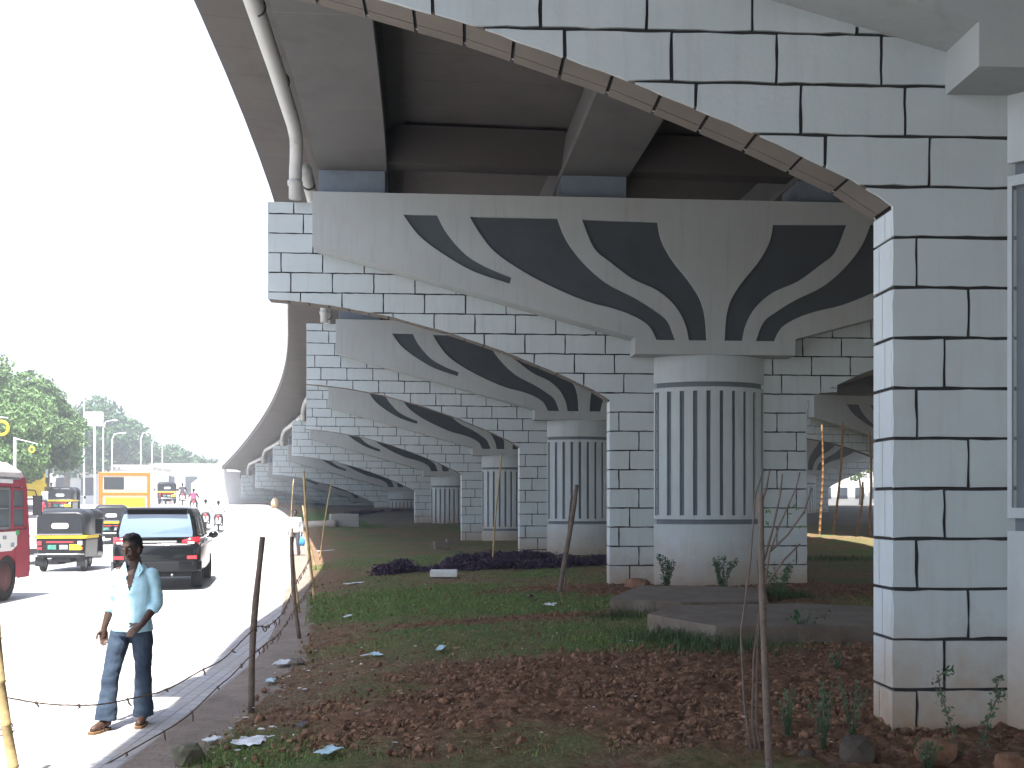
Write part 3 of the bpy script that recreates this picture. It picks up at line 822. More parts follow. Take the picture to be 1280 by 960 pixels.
        g_ = MB(); side = Vector((-fd.y, fd.x, 0))
        for d_ in (.075, .12):
            m_ = an+fd*d_; r_ = .044
            g_.tube([m_-side*r_+Vector((0,0,-.08)), m_-side*.028+Vector((0,0,-.035-d_*.12)), m_+side*.028+Vector((0,0,-.035-d_*.12)), m_+side*r_+Vector((0,0,-.08))], [(.010,.005)]*4, 6)
        g_.build('strap', mat('dark_strap', (.04,.025,.02), .7, .2, 8), so2)
    return t
def stand(sc=1.0, stride=.12, lean=0.0, armsw=.08):
    J = dict(head=(0,-.01,1.585), neck=(0,.015,1.43), chest=(0,.01,1.24), pelvis=(0,.0,.93), shl=(-.175,.01,1.385), shr=(.175,.01,1.385),
        ell=(-.215,.04-armsw,1.10), elr=(.215,.04+armsw,1.10), wrl=(-.225,-.05-armsw,.86), wrr=(.225,.0+armsw,.86),
        hipl=(-.085,0,.90), hipr=(.085,0,.90), knl=(-.09,-stride*.8,.49), knr=(.09,stride*.2,.49), anl=(-.09,-stride,.098), anr=(.09,stride*1.2,.098))
    return {k: tuple(c*sc for c in v) for k, v in J.items()}
P0 = rpix(160, 908)
J = dict(head=(.045,-.03,1.565), neck=(.062,.01,1.415), chest=(.060,.0,1.21), pelvis=(.035,0,.90), turn=R(-16), nod=R(6),
    shl=(-.078,.0,1.35), shr=(.204,.01,1.35), ell=(-.155,.05,1.09), wrl=(-.205,-.01,.865), elr=(.250,.03,1.08), wrr=(.185,-.17,.915),
    hipl=(-.050,0,.87), hipr=(.118,0,.87), knl=(-.115,-.09,.48), knr=(.125,.03,.48), anl=(-.140,-.14,.098), anr=(.098,.09,.098), toel=-.25, toer=.15,
    handl=((-.03,-.05,-1), (.6,-.8,0), .75, 1), handr=((-.75,-.35,-.60), (-.3,.6,-.6), .6, -1))
M_shirt = cloth('pale_blue_shirt', (.42,.66,.76), var=.06)
M_jeans = mat('faded_jeans', (.050,.075,.11), .9, .3, 5, .35, 200, col2=(.02,.03,.05), stain=[((.12,.16,.20), 2.6, .55, .8, .6)])
man = person(P0, 0, 'young man in open necked pale blue shirt and flared jeans walking by the wire fence', J, M_shirt, M_jeans, detail=True, sleeves=.66, open_neck=True, flare=.018)
W = cloth('white_shirt', (.72,.73,.74), var=.04); GT = cloth('grey_trousers', (.10,.10,.11)); RS = cloth('red_shirt', (.55,.06,.09)); KH = cloth('khaki_trousers', (.20,.17,.13)); MS = cloth('maroon_shirt', (.22,.05,.10)); DS_ = cloth('dark_shirt', (.04,.04,.05))
p1 = rpix(369, 695)
pw = person(p1, R(-8), 'man in loose white shirt holding a blue bag behind the thin bamboo poles', stand(1.02), W, GT, vox=.016, sleeves=.9)
def carrier_bag(loc, m):
    b = MB(); b.loft([ring_xy((0,0,.0), .10, .05), ring_xy((0,0,.12), .13, .07), ring_xy((0,0,.26), .11, .05), ring_xy((0,0,.32), .07, .02)])
    b.tube([(-.06,0,.30), (-.03,0,.42), (.03,0,.42), (.06,0,.30)], .007, 6)
    o = b.build('carrier_bag', m); o.location = loc; return o
tag(carrier_bag(p1+Vector((.235,.03,.38)), mat('blue_plastic', (.05,.25,.5), .5, .15, 8)), 'blue carrier bag in the hand of the white shirted man', 'bag')
person((-590*54/FPX, 54, float(RZ(54))), R(5), 'man in red shirt and khaki trousers walking beyond the dark red bus', stand(.98), RS, KH, vox=.02, sleeves=.4)
for u, yy, m_, lab in ((57, 62, W, 'small distant walker in white left of the pale faded rickshaw'), (64, 68, GT, 'small distant walker in grey beside the yellow lorry')):
    x = (u-640)*yy/FPX; person((x, yy, float(RZ(yy))), R(10), lab, stand(1.0), m_, GT, vox=.03, sleeves=.4)

# ------------------------------------------------------------------ vehicles
BLK = mat('gloss_black_paint', (.004,.005,.006), .15, .1, 3, spec=.4); GLS = mat('dark_glass', (.012,.018,.024), .04, .1, 1, spec=.9)
RUB = mat('tyre_rubber', (.018,.018,.018), .9, .2, 20, .2); CHR = mat('bare_metal', (.5,.5,.5), .3, .1, 3, metal=.9); STL = mat('dull_steel', (.25,.25,.26), .5, .1, 5, metal=.5)
TLR = mat('red_lens', (.55,.02,.03), .15, .1, 20, spec=.8); TLW = mat('clear_lens', (.7,.6,.6), .12, .05, 20, spec=.8); AMB = mat('amber_lens', (.7,.22,.03), .2, .05, 20)
YEL = mat('taxi_yellow', (.72,.50,.02), .45, .06, 4); HOOD = mat('black_hood_canvas', (.014,.015,.018), .38, .15, 5, .15, 30, spec=.3)
PLW = mat('white_plate', (.75,.75,.72), .5, .04, 3); PLY = mat('yellow_plate', (.75,.62,.03), .5, .04, 3); INK = mat('plate_ink', (.03,.03,.03), .6, .1, 3)
WHT = mat('white_car_paint', (.75,.76,.78), .2, .03, 3, spec=.6); REDB = mat('dull_red_bus_paint', (.30,.035,.055), .5, .15, 3, .1, 20, stain=[((.12,.03,.03), 3, .55, .8, .5)])
def wheel(parent, x, y, r, wd, rim=STL):
    b = MB(); pr = [(-.5,.62),(-.5,.9),(-.42,1),(.42,1),(.5,.9),(.5,.62)]
    n = 24; rings = [[(x+a*wd, y+r*q*math.cos(2*PI*k/n), r+r*q*math.sin(2*PI*k/n)) for k in range(n)] for a, q in pr]
    b.loft(rings, cap=False); w_ = b.build('wheel', RUB, parent)
    c = MB(); sg = 1 if x > 0 else -1
    c.loft([[(x+sg*a*wd, y+r*q*math.cos(2*PI*k/n), r+r*q*math.sin(2*PI*k/n)) for k in range(n)] for a, q in ((-.45,.63),(.35,.63),(.38,.5),(.2,.45),(.25,.12),(.4,.1))])
    c.build('rim', rim, w_); return w_
def rrect(cx, cz, wx, hz, r=.1, n=4):
    o = []
    for qx, qz, a0 in ((1,1,0),(-1,1,90),(-1,-1,180),(1,-1,270)):
        for k in range(n+1):
            a = R(a0+90*k/n); o.append((cx+qx*(wx/2-r)+r*math.cos(a), cz+qz*(hz/2-r)+r*math.sin(a)))
    return o
def yring(pts, y): return [(x, y, z) for x, z in pts]
def make_rickshaw():
    t = empty('auto_rickshaw')
    # lower tub
    b = MB()
    def sec(y, w0, w1, z0, z1, r=.06): 
        p = rrect(0, (z0+z1)/2, w1, z1-z0, r); return [(x*(w0/w1+(1-w0/w1)*((z-z0)/(z1-z0))), y, z) for x, z in p]
    b.loft([sec(-1.30,1.10,1.16,.42,.86), sec(-1.24,1.24,1.30,.36,.90), sec(-.3,1.26,1.32,.34,.90), sec(-.28,1.26,1.32,.34,.52), sec(.25,1.24,1.28,.30,.50), sec(.28,1.2,1.2,.28,.92), sec(.62,.86,.9,.30,.95), sec(1.0,.48,.5,.34,.90), sec(1.15,.3,.3,.42,.75)], smooth=False)
    b.build('body', BLK, t, bevel=.015)
    g_ = MB(); g_.box((0,-1.262,.925), (1.31,.10,.085)); g_.box((0,-.75,.925), (1.335,1.0,.085)); g_.build('yellow_band', YEL, t, bevel=.01)
    # hood: roof, rear and quarter panels
    h = MB()
    def arch(y, w, z0, zt, r=.22):
        p = [(-w/2, z0), (-w/2, zt-r)]+[(-w/2+r-r*math.cos(R(a)), zt-r+r*math.sin(R(a))*.9) for a in (22,45,68,90)]
        p = p+[(-x, z) for x, z in p[::-1]]; return [(x, y, z+.035*(1-(2*x/w)**2)*(1 if z > zt-.1 else 0)) for x, z in p]
    h.loft([arch(-1.285,1.14,.97,1.52,.2), arch(-1.22,1.28,.97,1.60,.22), arch(-1.0,1.33,.97,1.67,.24), arch(-.55,1.33,.97,1.69,.24)], cap=False, close=False)
    h.add(arch(-1.285,1.14,.97,1.52,.2), [tuple(range(12))])
    h.loft([arch(-.55,1.33,1.40,1.69,.24), arch(.25,1.28,1.38,1.68,.24), arch(.55,1.15,1.36,1.60,.2)], cap=False, close=False)
    hd = h.build('hood', HOOD, t)
    sm = hd.modifiers.new('s', 'SOLIDIFY'); sm.thickness = .02
    p = rrect(0, 1.22, .44, .15, .07); q = MB(); q.prism(p, -1.322, -1.306); q.build('rear_window', mat('milky_window', (.7,.72,.74), .2, .04, 2, spec=.7), hd)
    MB().box((0,-1.312,.995), (1.16,.02,.03)).build('hood_seam', STL, hd)
    w_ = MB(); w_.box((0,.60,1.2), (1.0,.02,.50), rx=R(-12)); w_.build('windscreen', GLS, t)
    for sg in (-1, 1):
        MB().tube([(sg*.60,.25,.9),(sg*.62,.28,1.4)], .018, 8).build('pillar', STL, t)
        l = MB(); l.box((sg*.52,-1.325,.76), (.12,.04,.11)); l.build('tail_lamp', TLR if sg < 0 else TLW, t, bevel=.01)
        l = MB(); l.box((sg*.52,-1.325,.62), (.13,.04,.07)); l.build('tail_lamp', TLR if sg < 0 else AMB, t, bevel=.01)
        f = MB(); f.box((sg*.53,-1.31,.27), (.22,.02,.26)); f.build('mudflap', RUB, t)
        wheel(t, sg*.53, -1.02, .20, .11)
        m_ = MB(); m_.tube([(sg*.62,.5,1.05),(sg*.76,.52,1.1)], .01, 6); m_.ball((sg*.80,.52,1.12), (.06,.02,.08), 10, 8); m_.build('side_mirror', BLK, t)
    wheel(t, 0, .95, .20, .10)
    MB().box((0,-1.325,.79), (.70,.02,.035)).build('red_trim', TLR, t)
    MB().tube([(-.64,-1.37,.47),(-.3,-1.40,.47),(.3,-1.40,.47),(.64,-1.37,.47)], .022, 8).build('bumper_bar', CHR, t)
    pl = MB(); pl.box((.40,-1.345,.655), (.30,.012,.15)); plo = pl.build('number_plate', PLY, t)
    ik = MB()
    for i in range(5): ik.box((.30+i*.05,-1.352,.68), (.026,.004,.035)); ik.box((.30+i*.05,-1.352,.63), (.026,.004,.035))
    ik.build('plate_marks', INK, plo)
    s_ = MB(); s_.box((-.20,-1.34,.655), (.22,.01,.12)); s_.build('rear_panel', mat('greenish_panel', (.06,.22,.17), .6, .3, 25), t)
    s_ = MB(); s_.box((.10,-1.34,.655), (.22,.01,.12)); s_.build('rear_panel', mat('greyish_panel', (.25,.28,.3), .6, .3, 25), t)
    MB().box((0,-.95,.33), (.5,.6,.16)).build('engine_box', RUB, t, bevel=.02)
    MB().box((0,-.62,.95), (1.15,.12,.5), rx=R(-10)).build('seat', RUB, t, bevel=.03)
    return t
def put(o, u, v=None, y=None, rz=0, dx=0):
    p = rpix(u, v) if v else Vector(((u-640)*y/FPX, y, float(RZ(y))))
    o.location = (p.x+dx, p.y, p.z); o.rotation_euler = (0, 0, R(rz)); return o
rk = make_rickshaw(); rk_list = [((92, 714), 5, 'auto rickshaw with yellow plate, nearest of its kind, left of the walking young man'),
    ((138, 682), 21, 'auto rickshaw just beyond the nearest one, left of the black people carrier'),
    ((156, 672), 22, 'auto rickshaw mostly hidden behind two others in front of the orange lorry')]
for i, ((u, v), rz, lab) in enumerate(rk_list):
    o = rk if i == 0 else copy_tree(rk); put(o, u, v, rz=rz); o.location.y += 1.2; o.location.x -= .42; o.scale = (1.08, 1.08, 1.08); tag(o, lab, 'auto rickshaw', 'auto rickshaws on the road')
for u, y, rz, lab in ((84, 60, 8, 'pale faded auto rickshaw far off behind the red shirted man'), (208, 80, 22, 'smallest far auto rickshaw right of the orange lorry')):
    o = copy_tree(rk); put(o, u, y=y, rz=rz); tag(o, lab, 'auto rickshaw', 'auto rickshaws on the road')
# black people carrier
def make_suv():
    t = empty('people_carrier', label='black people carrier seen from behind on the road', cat='car')
    def sec(y, w, z0, z1, r=.12, tw=1.0):
        p = rrect(0, (z0+z1)/2, w, z1-z0, min(r, (z1-z0)/2.2)); return [(x*(1+(tw-1)*max(0, (z-z0)/(z1-z0))), y, z) for x, z in p]
    b = MB(); b.loft([sec(-2.28,1.66,.52,1.00,.12), sec(-2.20,1.84,.42,1.10,.14), sec(-1.9,1.90,.36,1.12,.14), sec(0,1.91,.34,1.10,.14), sec(1.3,1.88,.36,1.08,.14), sec(2.0,1.78,.40,.98,.16), sec(2.28,1.5,.45,.80,.14)])
    body = b.build('body', BLK, t)
    g_ = MB(); g_.loft([sec(-2.17,1.72,1.04,1.30,.06,.96), sec(-2.10,1.76,1.04,1.60,.1,.88), sec(-1.98,1.78,1.04,1.82,.14,.84), sec(-1.6,1.80,1.04,1.88,.14,.82), sec(.3,1.80,1.04,1.86,.14,.82), sec(.8,1.76,1.04,1.62,.14,.86), sec(1.45,1.7,1.04,1.10,.03,.95)])
    g_.build('cabin', BLK, t)
    # rear window, slightly proud and following the slope of the tailgate
    rw_ = MB(); zs = [(1.20,-2.180,.78),(1.30,-2.178,.79),(1.45,-2.148,.765),(1.60,-2.112,.735),(1.72,-2.062,.70)]
    rw_.loft([[(-w_, y, z), (-w_*.5, y-.012, z), (0, y-.016, z), (w_*.5, y-.012, z), (w_, y, z)] for z, y, w_ in zs], close=False, cap=False)
    rw_.build('rear_window', mat('sky_reflection_glass', (.14,.20,.27), .03, .1, 1, spec=1.0), t)  # bluish base colour stands in for the reflected sky
    MB().box((0,-2.05,1.84), (1.3,.30,.035)).build('spoiler', BLK, t, bevel=.012)
    for sg in (-1, 1):
        for y0, y1 in ((-1.95,-1.2),(-1.12,-.28),(-.2,.68)):
            q = MB(); top_ = 1.68
            x0, x1 = .905, .80
            q.add([(sg*x0, y0, 1.18), (sg*x0, y1, 1.18), (sg*x1, y1-.05, top_), (sg*x1, y0+.08, top_)], [(0,1,2,3)]); q.build('side_window', GLS, t)
        l = MB(); l.loft([[(sg*.56,-2.235,1.02),(sg*.56,-2.235,1.13)], [(sg*.80,-2.225,1.0),(sg*.80,-2.225,1.19)], [(sg*.925,-2.10,1.0),(sg*.925,-2.10,1.20)], [(sg*.95,-1.9,1.05),(sg*.95,-1.9,1.17)]], close=False, cap=False)
        lo = l.build('tail_light', TLR, t); lo.modifiers.new('s', 'SOLIDIFY').thickness = .03
        MB().box((sg*.76,-2.250,1.075), (.14,.014,.05)).build('clear_lens', TLW, lo)
        MB().box((sg*.78,-2.27,.74), (.22,.03,.08)).build('bumper_reflector', TLR, t, bevel=.01)
        m_ = MB(); m_.ball((sg*1.06,.62,1.17), (.12,.07,.09), 12, 8); m_.tube([(sg*.9,.65,1.12),(sg*1.0,.63,1.14)], .025, 6); m_.build('wing_mirror', BLK, t)
        wheel(t, sg*.83, -1.42, .35, .23, CHR); wheel(t, sg*.83, 1.38, .35, .23, CHR)
        MB().box((sg*.96,-.1,1.0), (.02,3.6,.05)).build('side_trim', CHR, t)
        for y_ in (-1.0, .0): MB().box((sg*.965, y_, 1.06), (.02,.18,.03)).build('door_handle', CHR, t)
    MB().loft([[(-.98,-2.10,z),(-.9,-2.26,z),(-.5,-2.33,z),(.5,-2.33,z),(.9,-2.26,z),(.98,-2.10,z),(.95,-1.7,z),(-.95,-1.7,z)] for z in (.42,.66)], smooth=False).build('bumper', BLK, t, bevel=.03)
    MB().box((0,-2.252,1.10), (.9,.02,.045)).build('chrome_strip', CHR, t)
    MB().box((-.02,-2.262,.93), (.50,.012,.12)).build('number_plate', PLW, t)
    k = MB()
    MB().box((.62,-2.245,.86), (.10,.008,.03)).build('badge', CHR, t)
    MB().tube([(.35,-2.2,.36),(.35,-2.30,.34)], .03, 8).build('exhaust', STL, t)
    MB().box((0,-1.2,.36), (1.5,1.6,.14)).build('underbody', RUB, t)
    return t
suv = put(make_suv(), 198, 738, rz=13); suv.location.y += 2.15; suv.location.x -= .55
# white hatchback between bus and rickshaw
def make_car(name, paint, lab, W_=1.66, H_=1.48, L_=3.8):
    t = empty(name, label=lab, cat='car')
    def sec(y, w, z0, z1, r=.1, tw=1.0):
        p = rrect(0, (z0+z1)/2, w, z1-z0, min(r, (z1-z0)/2.2)); return [(x*(1+(tw-1)*max(0, (z-z0)/(z1-z0))), y, z) for x, z in p]
    h = L_/2
    MB().loft([sec(-h,W_*.86,.4,.85), sec(-h+.1,W_*.97,.3,.93), sec(0,W_,.28,.92), sec(h-.3,W_*.95,.3,.85), sec(h,W_*.8,.38,.7)]).build('body', paint, t)
    MB().loft([sec(-h+.05,W_*.9,.86,1.0,.05,.97), sec(-h+.35,W_*.92,.86,H_-.04,.1,.82), sec(-h+.8,W_*.92,.86,H_,.1,.8), sec(.2,W_*.92,.86,H_-.02,.1,.8), sec(.95,W_*.9,.86,.93,.03,.95)]).build('cabin', paint, t)
    MB().add([(-W_*.38,-h+.075,1.02),(W_*.38,-h+.075,1.02),(W_*.33,-h+.315,H_-.1),(-W_*.33,-h+.315,H_-.1)], [(0,1,2,3)]).build('rear_window', GLS, t)
    for sg in (-1, 1):
        MB().box((sg*W_*.42,-h+.01,.82), (.14,.06,.18)).build('tail_light', TLR, t, bevel=.02)
        MB().add([(sg*W_*.457,-h+.45,.98),(sg*W_*.457,.75,.98),(sg*W_*.39,.3,H_-.12),(sg*W_*.39,-h+.6,H_-.12)], [(0,1,2,3)]).build('side_window', GLS, t)
        wheel(t, sg*W_*.44, -h+.65, .28, .18); wheel(t, sg*W_*.44, h-.7, .28, .18)
    MB().box((0,-h-.02,.42), (W_*.98,.14,.2)).build('bumper', RUB, t, bevel=.03)
    return t
wc = put(make_car('hatchback', WHT, 'white hatchback between the dark red bus and the nearest auto rickshaw'), 31, 706, rz=6); wc.location.y += 1.9
# dark red bus at the left edge
def make_bus():
    t = empty('city_bus', label='dark red city bus with white roof cut by the left edge of the photo', cat='bus')
    Wd, L_ = 2.5, 9.6    # right side plane at x=0, front at y=0, body towards -y
    def sec(y, z0, z1, inset=0, r=.12):
        p = rrect(-Wd/2, (z0+z1)/2, Wd-2*inset, z1-z0, r); return yring(p, y)
    # side wall with wheel arch and window openings, as panels
    wall = MB(); 
    arc = [(-1.02+.52*math.cos(a), .42+.50*math.sin(a)) for a in [R(180-180*k/12) for k in range(13)]]
    low = [(-L_, .42)]+arc+[(-.04, .42), (-.02, 1.42), (-L_, 1.42)]
    wall.prism(low, -.05, 0, 'x')
    wall.prism([(-L_,2.30),(-.14,2.30),(-.22,2.50),(-L_,2.50)], -.05, 0, 'x')
    ys_ = [-.17,-.72,-.86,-1.75,-1.83,-2.72,-2.80,-3.7,-3.78,-4.7,-4.78,-5.7,-5.78,-6.7,-6.78,-7.7,-7.78,-8.7,-8.8,-9.6]
    wall.prism([(-.02,1.42),(-.14,2.30),(-.24,2.30),(-.12,1.42)], -.05, 0, 'x')
    for y0 in (-.79,-1.79,-2.76,-3.74,-4.74,-5.74,-6.74,-7.74,-8.75): wall.box((-.025, y0, 1.86), (.05,.10,.88))
    bd = wall.build('side_wall', REDB, t)
    MB().loft([sec(0,.42,1.42), sec(-.06,.42,1.44)], smooth=False).build('front_panel', REDB, t)
    MB().box((-Wd+.03, -L_/2, 1.4), (.05, L_, 2.1)).build('side_wall', REDB, t)
    MB().box((-Wd/2, -L_, 1.4), (Wd, .05, 2.1)).build('rear_wall', REDB, t)
    MB().box((-Wd/2, -L_/2, .60), (Wd-.12, L_-.2, .10)).build('floor', RUB, t)
    rf = MB(); rf.loft([[(x*1.0-Wd/2, y, z) for x, z in [(-1.27,2.48),(-1.22,2.66),(-1.0,2.80),(-.5,2.88),(0,2.9),(.5,2.88),(1.0,2.80),(1.22,2.66),(1.27,2.48)]] for y in (-L_, -.5)]+[[(x*.96-Wd/2, -.2, 2.48+(z-2.48)*.8) for x, z in [(-1.27,2.48),(-1.22,2.66),(-1.0,2.80),(-.5,2.88),(0,2.9),(.5,2.88),(1.0,2.80),(1.22,2.66),(1.27,2.48)]]])
    rf.build('roof', mat('chalky_roof', (.62,.58,.58), .7, .1, 2, stain=[((.3,.22,.2), 3, .55, .8, .5)]), t)
    MB().box((-.01, -5, 2.475), (.06, 9.0, .05)).build('gutter', STL, t)
    MB().box((-Wd/2, -.12, 1.9), (Wd-.2, .02, .95), rx=R(8)).build('windscreen', GLS, t)
    for i, (y0, y1) in enumerate(((-.20,-.72),(-.86,-1.73),(-1.85,-2.7),(-2.82,-3.68),(-3.8,-4.68))):
        f = MB(); yc_, l = (y0+y1)/2, y0-y1
        for a, b_, c_, d_ in ((0,.0,l,.05),(0,.40,l,.03),(0,.80,l,.05)): f.box((-.03, yc_, 1.46+b_), (.035, l, d_))
        for q in (y0, y1): f.box((-.03, q, 1.86), (.035, .04, .82))
        fo = f.build('window_frame', STL if i else REDB, t)
        MB().box((-.045, yc_, 1.86), (.006, l-.03, .8)).build('pane', mat('bus_glass', (.10,.12,.13), .1, .2, 1, spec=.8), fo)
    MB().box((.005, -1.25, 2.42), (.02, .9, .10)).build('rolled_blind', WHT, t)
    ad = MB(); ad.prism([(-.92,.98),(-.42-.0,1.36),(-.40,1.40),(-9,1.40),(-9,.98)][::-1] if False else [(-9,1.0),(-.86,1.0),(-.62,1.10),(-.62,1.39),(-9,1.39)], .003, .012, 'x'); ao = ad.build('advert_panel', PLW, t)
    mk = MB()
    random.seed(3)
    for i in range(26):
        mk.box((.015, -.8-i*.30-random.random()*.1, 1.12+.16*(i % 2)), (.006, .10+.08*random.random(), .07+.05*random.random()))
    mk.build('advert_pictures', mat('advert_ink', (.25,.3,.36), .6, .5, 9), ao)
    MB().box((.008, -.60, 1.36), (.012, .14, .10)).build('green_sticker', mat('green_sticker', (.05,.35,.12), .5, .1, 3), t)
    MB().box((.006, -1.85, .78), (.010, .20, .10)).build('green_number_mark', mat('green_mark', (.10,.32,.14), .5, .3, 14), t)
    for x in (-.16, -Wd+.16):
        for y in (-1.02, -6.6):
            w_ = wheel(t, 0, 0, .48, .26, mat('dusty_rim', (.10,.035,.035), .8, .2, 6)); w_.location = (x, y, 0)
    m_ = MB(); m_.tube([(-.05,-.1,2.25),(.08,.05,2.24),(.12,.08,2.10)], .015, 6); m_.box((.12,.08,1.92), (.18,.05,.42)); m_.build('door_mirror', mat('mirror_black', (.03,.03,.035), .5, .1, 3), t, bevel=.01)
    MB().box((.004,-.42,.90), (.010,.5,.9)).build('cab_door_edge', REDB, t)
    return t
bus = make_bus(); bus.location = (-10.22, 21.1, 0); bus.rotation_euler = (0, 0, R(2))
# orange lorry seen from behind
OR = mat('orange_paint', (.62,.13,.015), .5, .1, 3); CREAM = mat('cream_paint', (.72,.66,.5), .6, .08, 3)
def make_lorry(name, lab, cat, frame, panel, Wd=2.45, H_=2.9, L_=7.0):
    t = empty(name, label=lab, cat=cat); h = L_/2
    MB().box((0,0,(H_+.75)/2), (Wd-.06, L_, H_-.75)).build('body', panel, t, bevel=.05)
    f = MB()
    for x in (-Wd/2+.08, Wd/2-.08): f.box((x,-h-.02,(H_+.7)/2), (.18,.08,H_-.72))
    f.box((0,-h-.02,H_-.09), (Wd-.3,.08,.16)); f.box((0,-h-.02,1.80), (Wd-.3,.08,.16)); f.box((0,-h-.02,.80), (Wd-.3,.08,.16))
    f.build('rear_frame', frame, t, bevel=.01)
    MB().box((-.52,-h-.015,2.33), (.95,.05,.62)).build('rear_window', GLS, t)
    MB().box((.55,-h-.015,2.33), (.95,.05,.62)).build('rear_window', mat('glare_glass', (.45,.5,.5), .1, .1, 1, spec=.8), t)
    MB().box((0,-h-.03,1.35), (1.9,.04,.5)).build('tail_board', YEL, t)
    for sg in (-1, 1):
        MB().box((sg*1.0,-h-.06,.95), (.2,.05,.14)).build('tail_lamp', TLR, t)
        for y in (-h+1.3, h-1.2):
            wheel(t, sg*(Wd/2-.2), y, .46, .26)
    MB().box((0,-h-.05,.58), (Wd-.1,.12,.14)).build('bumper', STL, t)
    return t
lr = put(make_lorry('orange_bus', 'orange framed cream bus seen from behind, above the auto rickshaws', 'bus', OR, CREAM), 158, y=54, rz=20)
yl = put(make_lorry('yellow_lorry', 'small yellow lorry under the leafy trees beyond the dark red bus', 'lorry', YEL, YEL, 1.7, 2.6, 4.0), 38, y=68, rz=27)
# motorcycles with riders
def make_bike():
    t = empty('motorcycle'); 
    for y, r in ((-.62,.29),(.66,.30)):
        b = MB(); b.tube([(0, y+r*.85*math.cos(2*PI*k/20), .30+r*.85*math.sin(2*PI*k/20)) for k in range(20)], .045, 8, closed=True); 
        for k in range(6): b.tube([(0,y,.30),(0,y+r*.8*math.cos(PI*k/3),.30+r*.8*math.sin(PI*k/3))], .006, 4)
        b.ball((0,y,.30), .05, 8, 6); b.build('wheel', RUB, t)
    f = MB(); f.tube([(0,.66,.30),(0,.42,.95)], .025, 8); f.tube([(0,.42,.80),(0,-.1,.45),(0,-.62,.32)], .03, 8); f.ball((0,0,.42), (.13,.2,.16)); f.build('frame', STL, t)
    MB().ball((0,.18,.82), (.12,.25,.12)).build('fuel_tank', mat('red_tank', (.5,.03,.04), .2, .1, 3, spec=.6), t)
    MB().box((0,-.32,.80), (.24,.62,.09)).build('seat', RUB, t, bevel=.03)
    s = MB(); s.ball((0,-.72,.78), (.09,.16,.08)); s.build('tail_fairing', mat('red_tank', (.5,.03,.04)), t)
    MB().box((0,-.88,.74), (.14,.03,.08)).build('tail_light', TLR, t)
    MB().box((0,-.90,.50), (.18,.02,.14)).build('number_plate', PLW, t)
    MB().tube([(-.34,.30,1.02),(-.2,.38,1.0),(.2,.38,1.0),(.34,.30,1.02)], .014, 6).build('handlebar', STL, t)
    MB().ball((0,.52,.88), (.08,.07,.09)).build('headlight', TLW, t)
    MB().tube([(.14,.0,.32),(.15,-.7,.40)], .04, 8).build('exhaust', CHR, t)
    return t
HEL = mat('helmet_dark', (.03,.03,.035), .2, .1, 2, spec=.6)
def rider(loc, rz, lab, sh, pa):
    # built facing -y then turned so that the face looks along the bike (+y)
    J = dict(head=(0,-.10,1.50), neck=(0,-.05,1.35), chest=(0,-.01,1.18), pelvis=(0,.12,.92), shl=(-.17,-.03,1.30), shr=(.17,-.03,1.30),
        ell=(-.27,-.22,1.12), elr=(.27,-.22,1.12), wrl=(-.30,-.48,1.05), wrr=(.30,-.48,1.05), handl=((0,-1,0),(0,0,-1),1.1,-1), handr=((0,-1,0),(0,0,-1),1.1,1),
        hipl=(-.09,.12,.88), hipr=(.09,.12,.88), knl=(-.20,-.26,.72), knr=(.20,-.26,.72), anl=(-.19,-.02,.36), anr=(.19,-.02,.36))
    return person(loc, rz+PI, lab, J, sh, pa, vox=.025, sleeves=.7, seat=True)
bk = make_bike()
for i, (u, y, rz, sh, lb, lp) in enumerate(((257, 53, 16, W, 'motorcycle with red tail left of the other in the near pair', 'rider in white on the left motorcycle of the near pair'),
        (273, 52, 16, W, 'motorcycle nearest the flyover edge, right of the near pair', 'rider in white on the motorcycle nearest the flyover'),
        (242, 62, 18, MS, 'motorcycle under the maroon shirted rider', 'rider in maroon shirt behind the pair of motorcycles'),
        (228, 72, 18, DS_, 'motorcycle under the dark shirted rider near the smallest rickshaw', 'rider in dark shirt beside the smallest auto rickshaw'))):
    o = bk if i == 0 else copy_tree(bk); put(o, u, y=y, rz=rz); tag(o, lb, 'motorcycle', 'motorcycles on the road')
    rider(o.location, R(rz), lp, sh, GT)
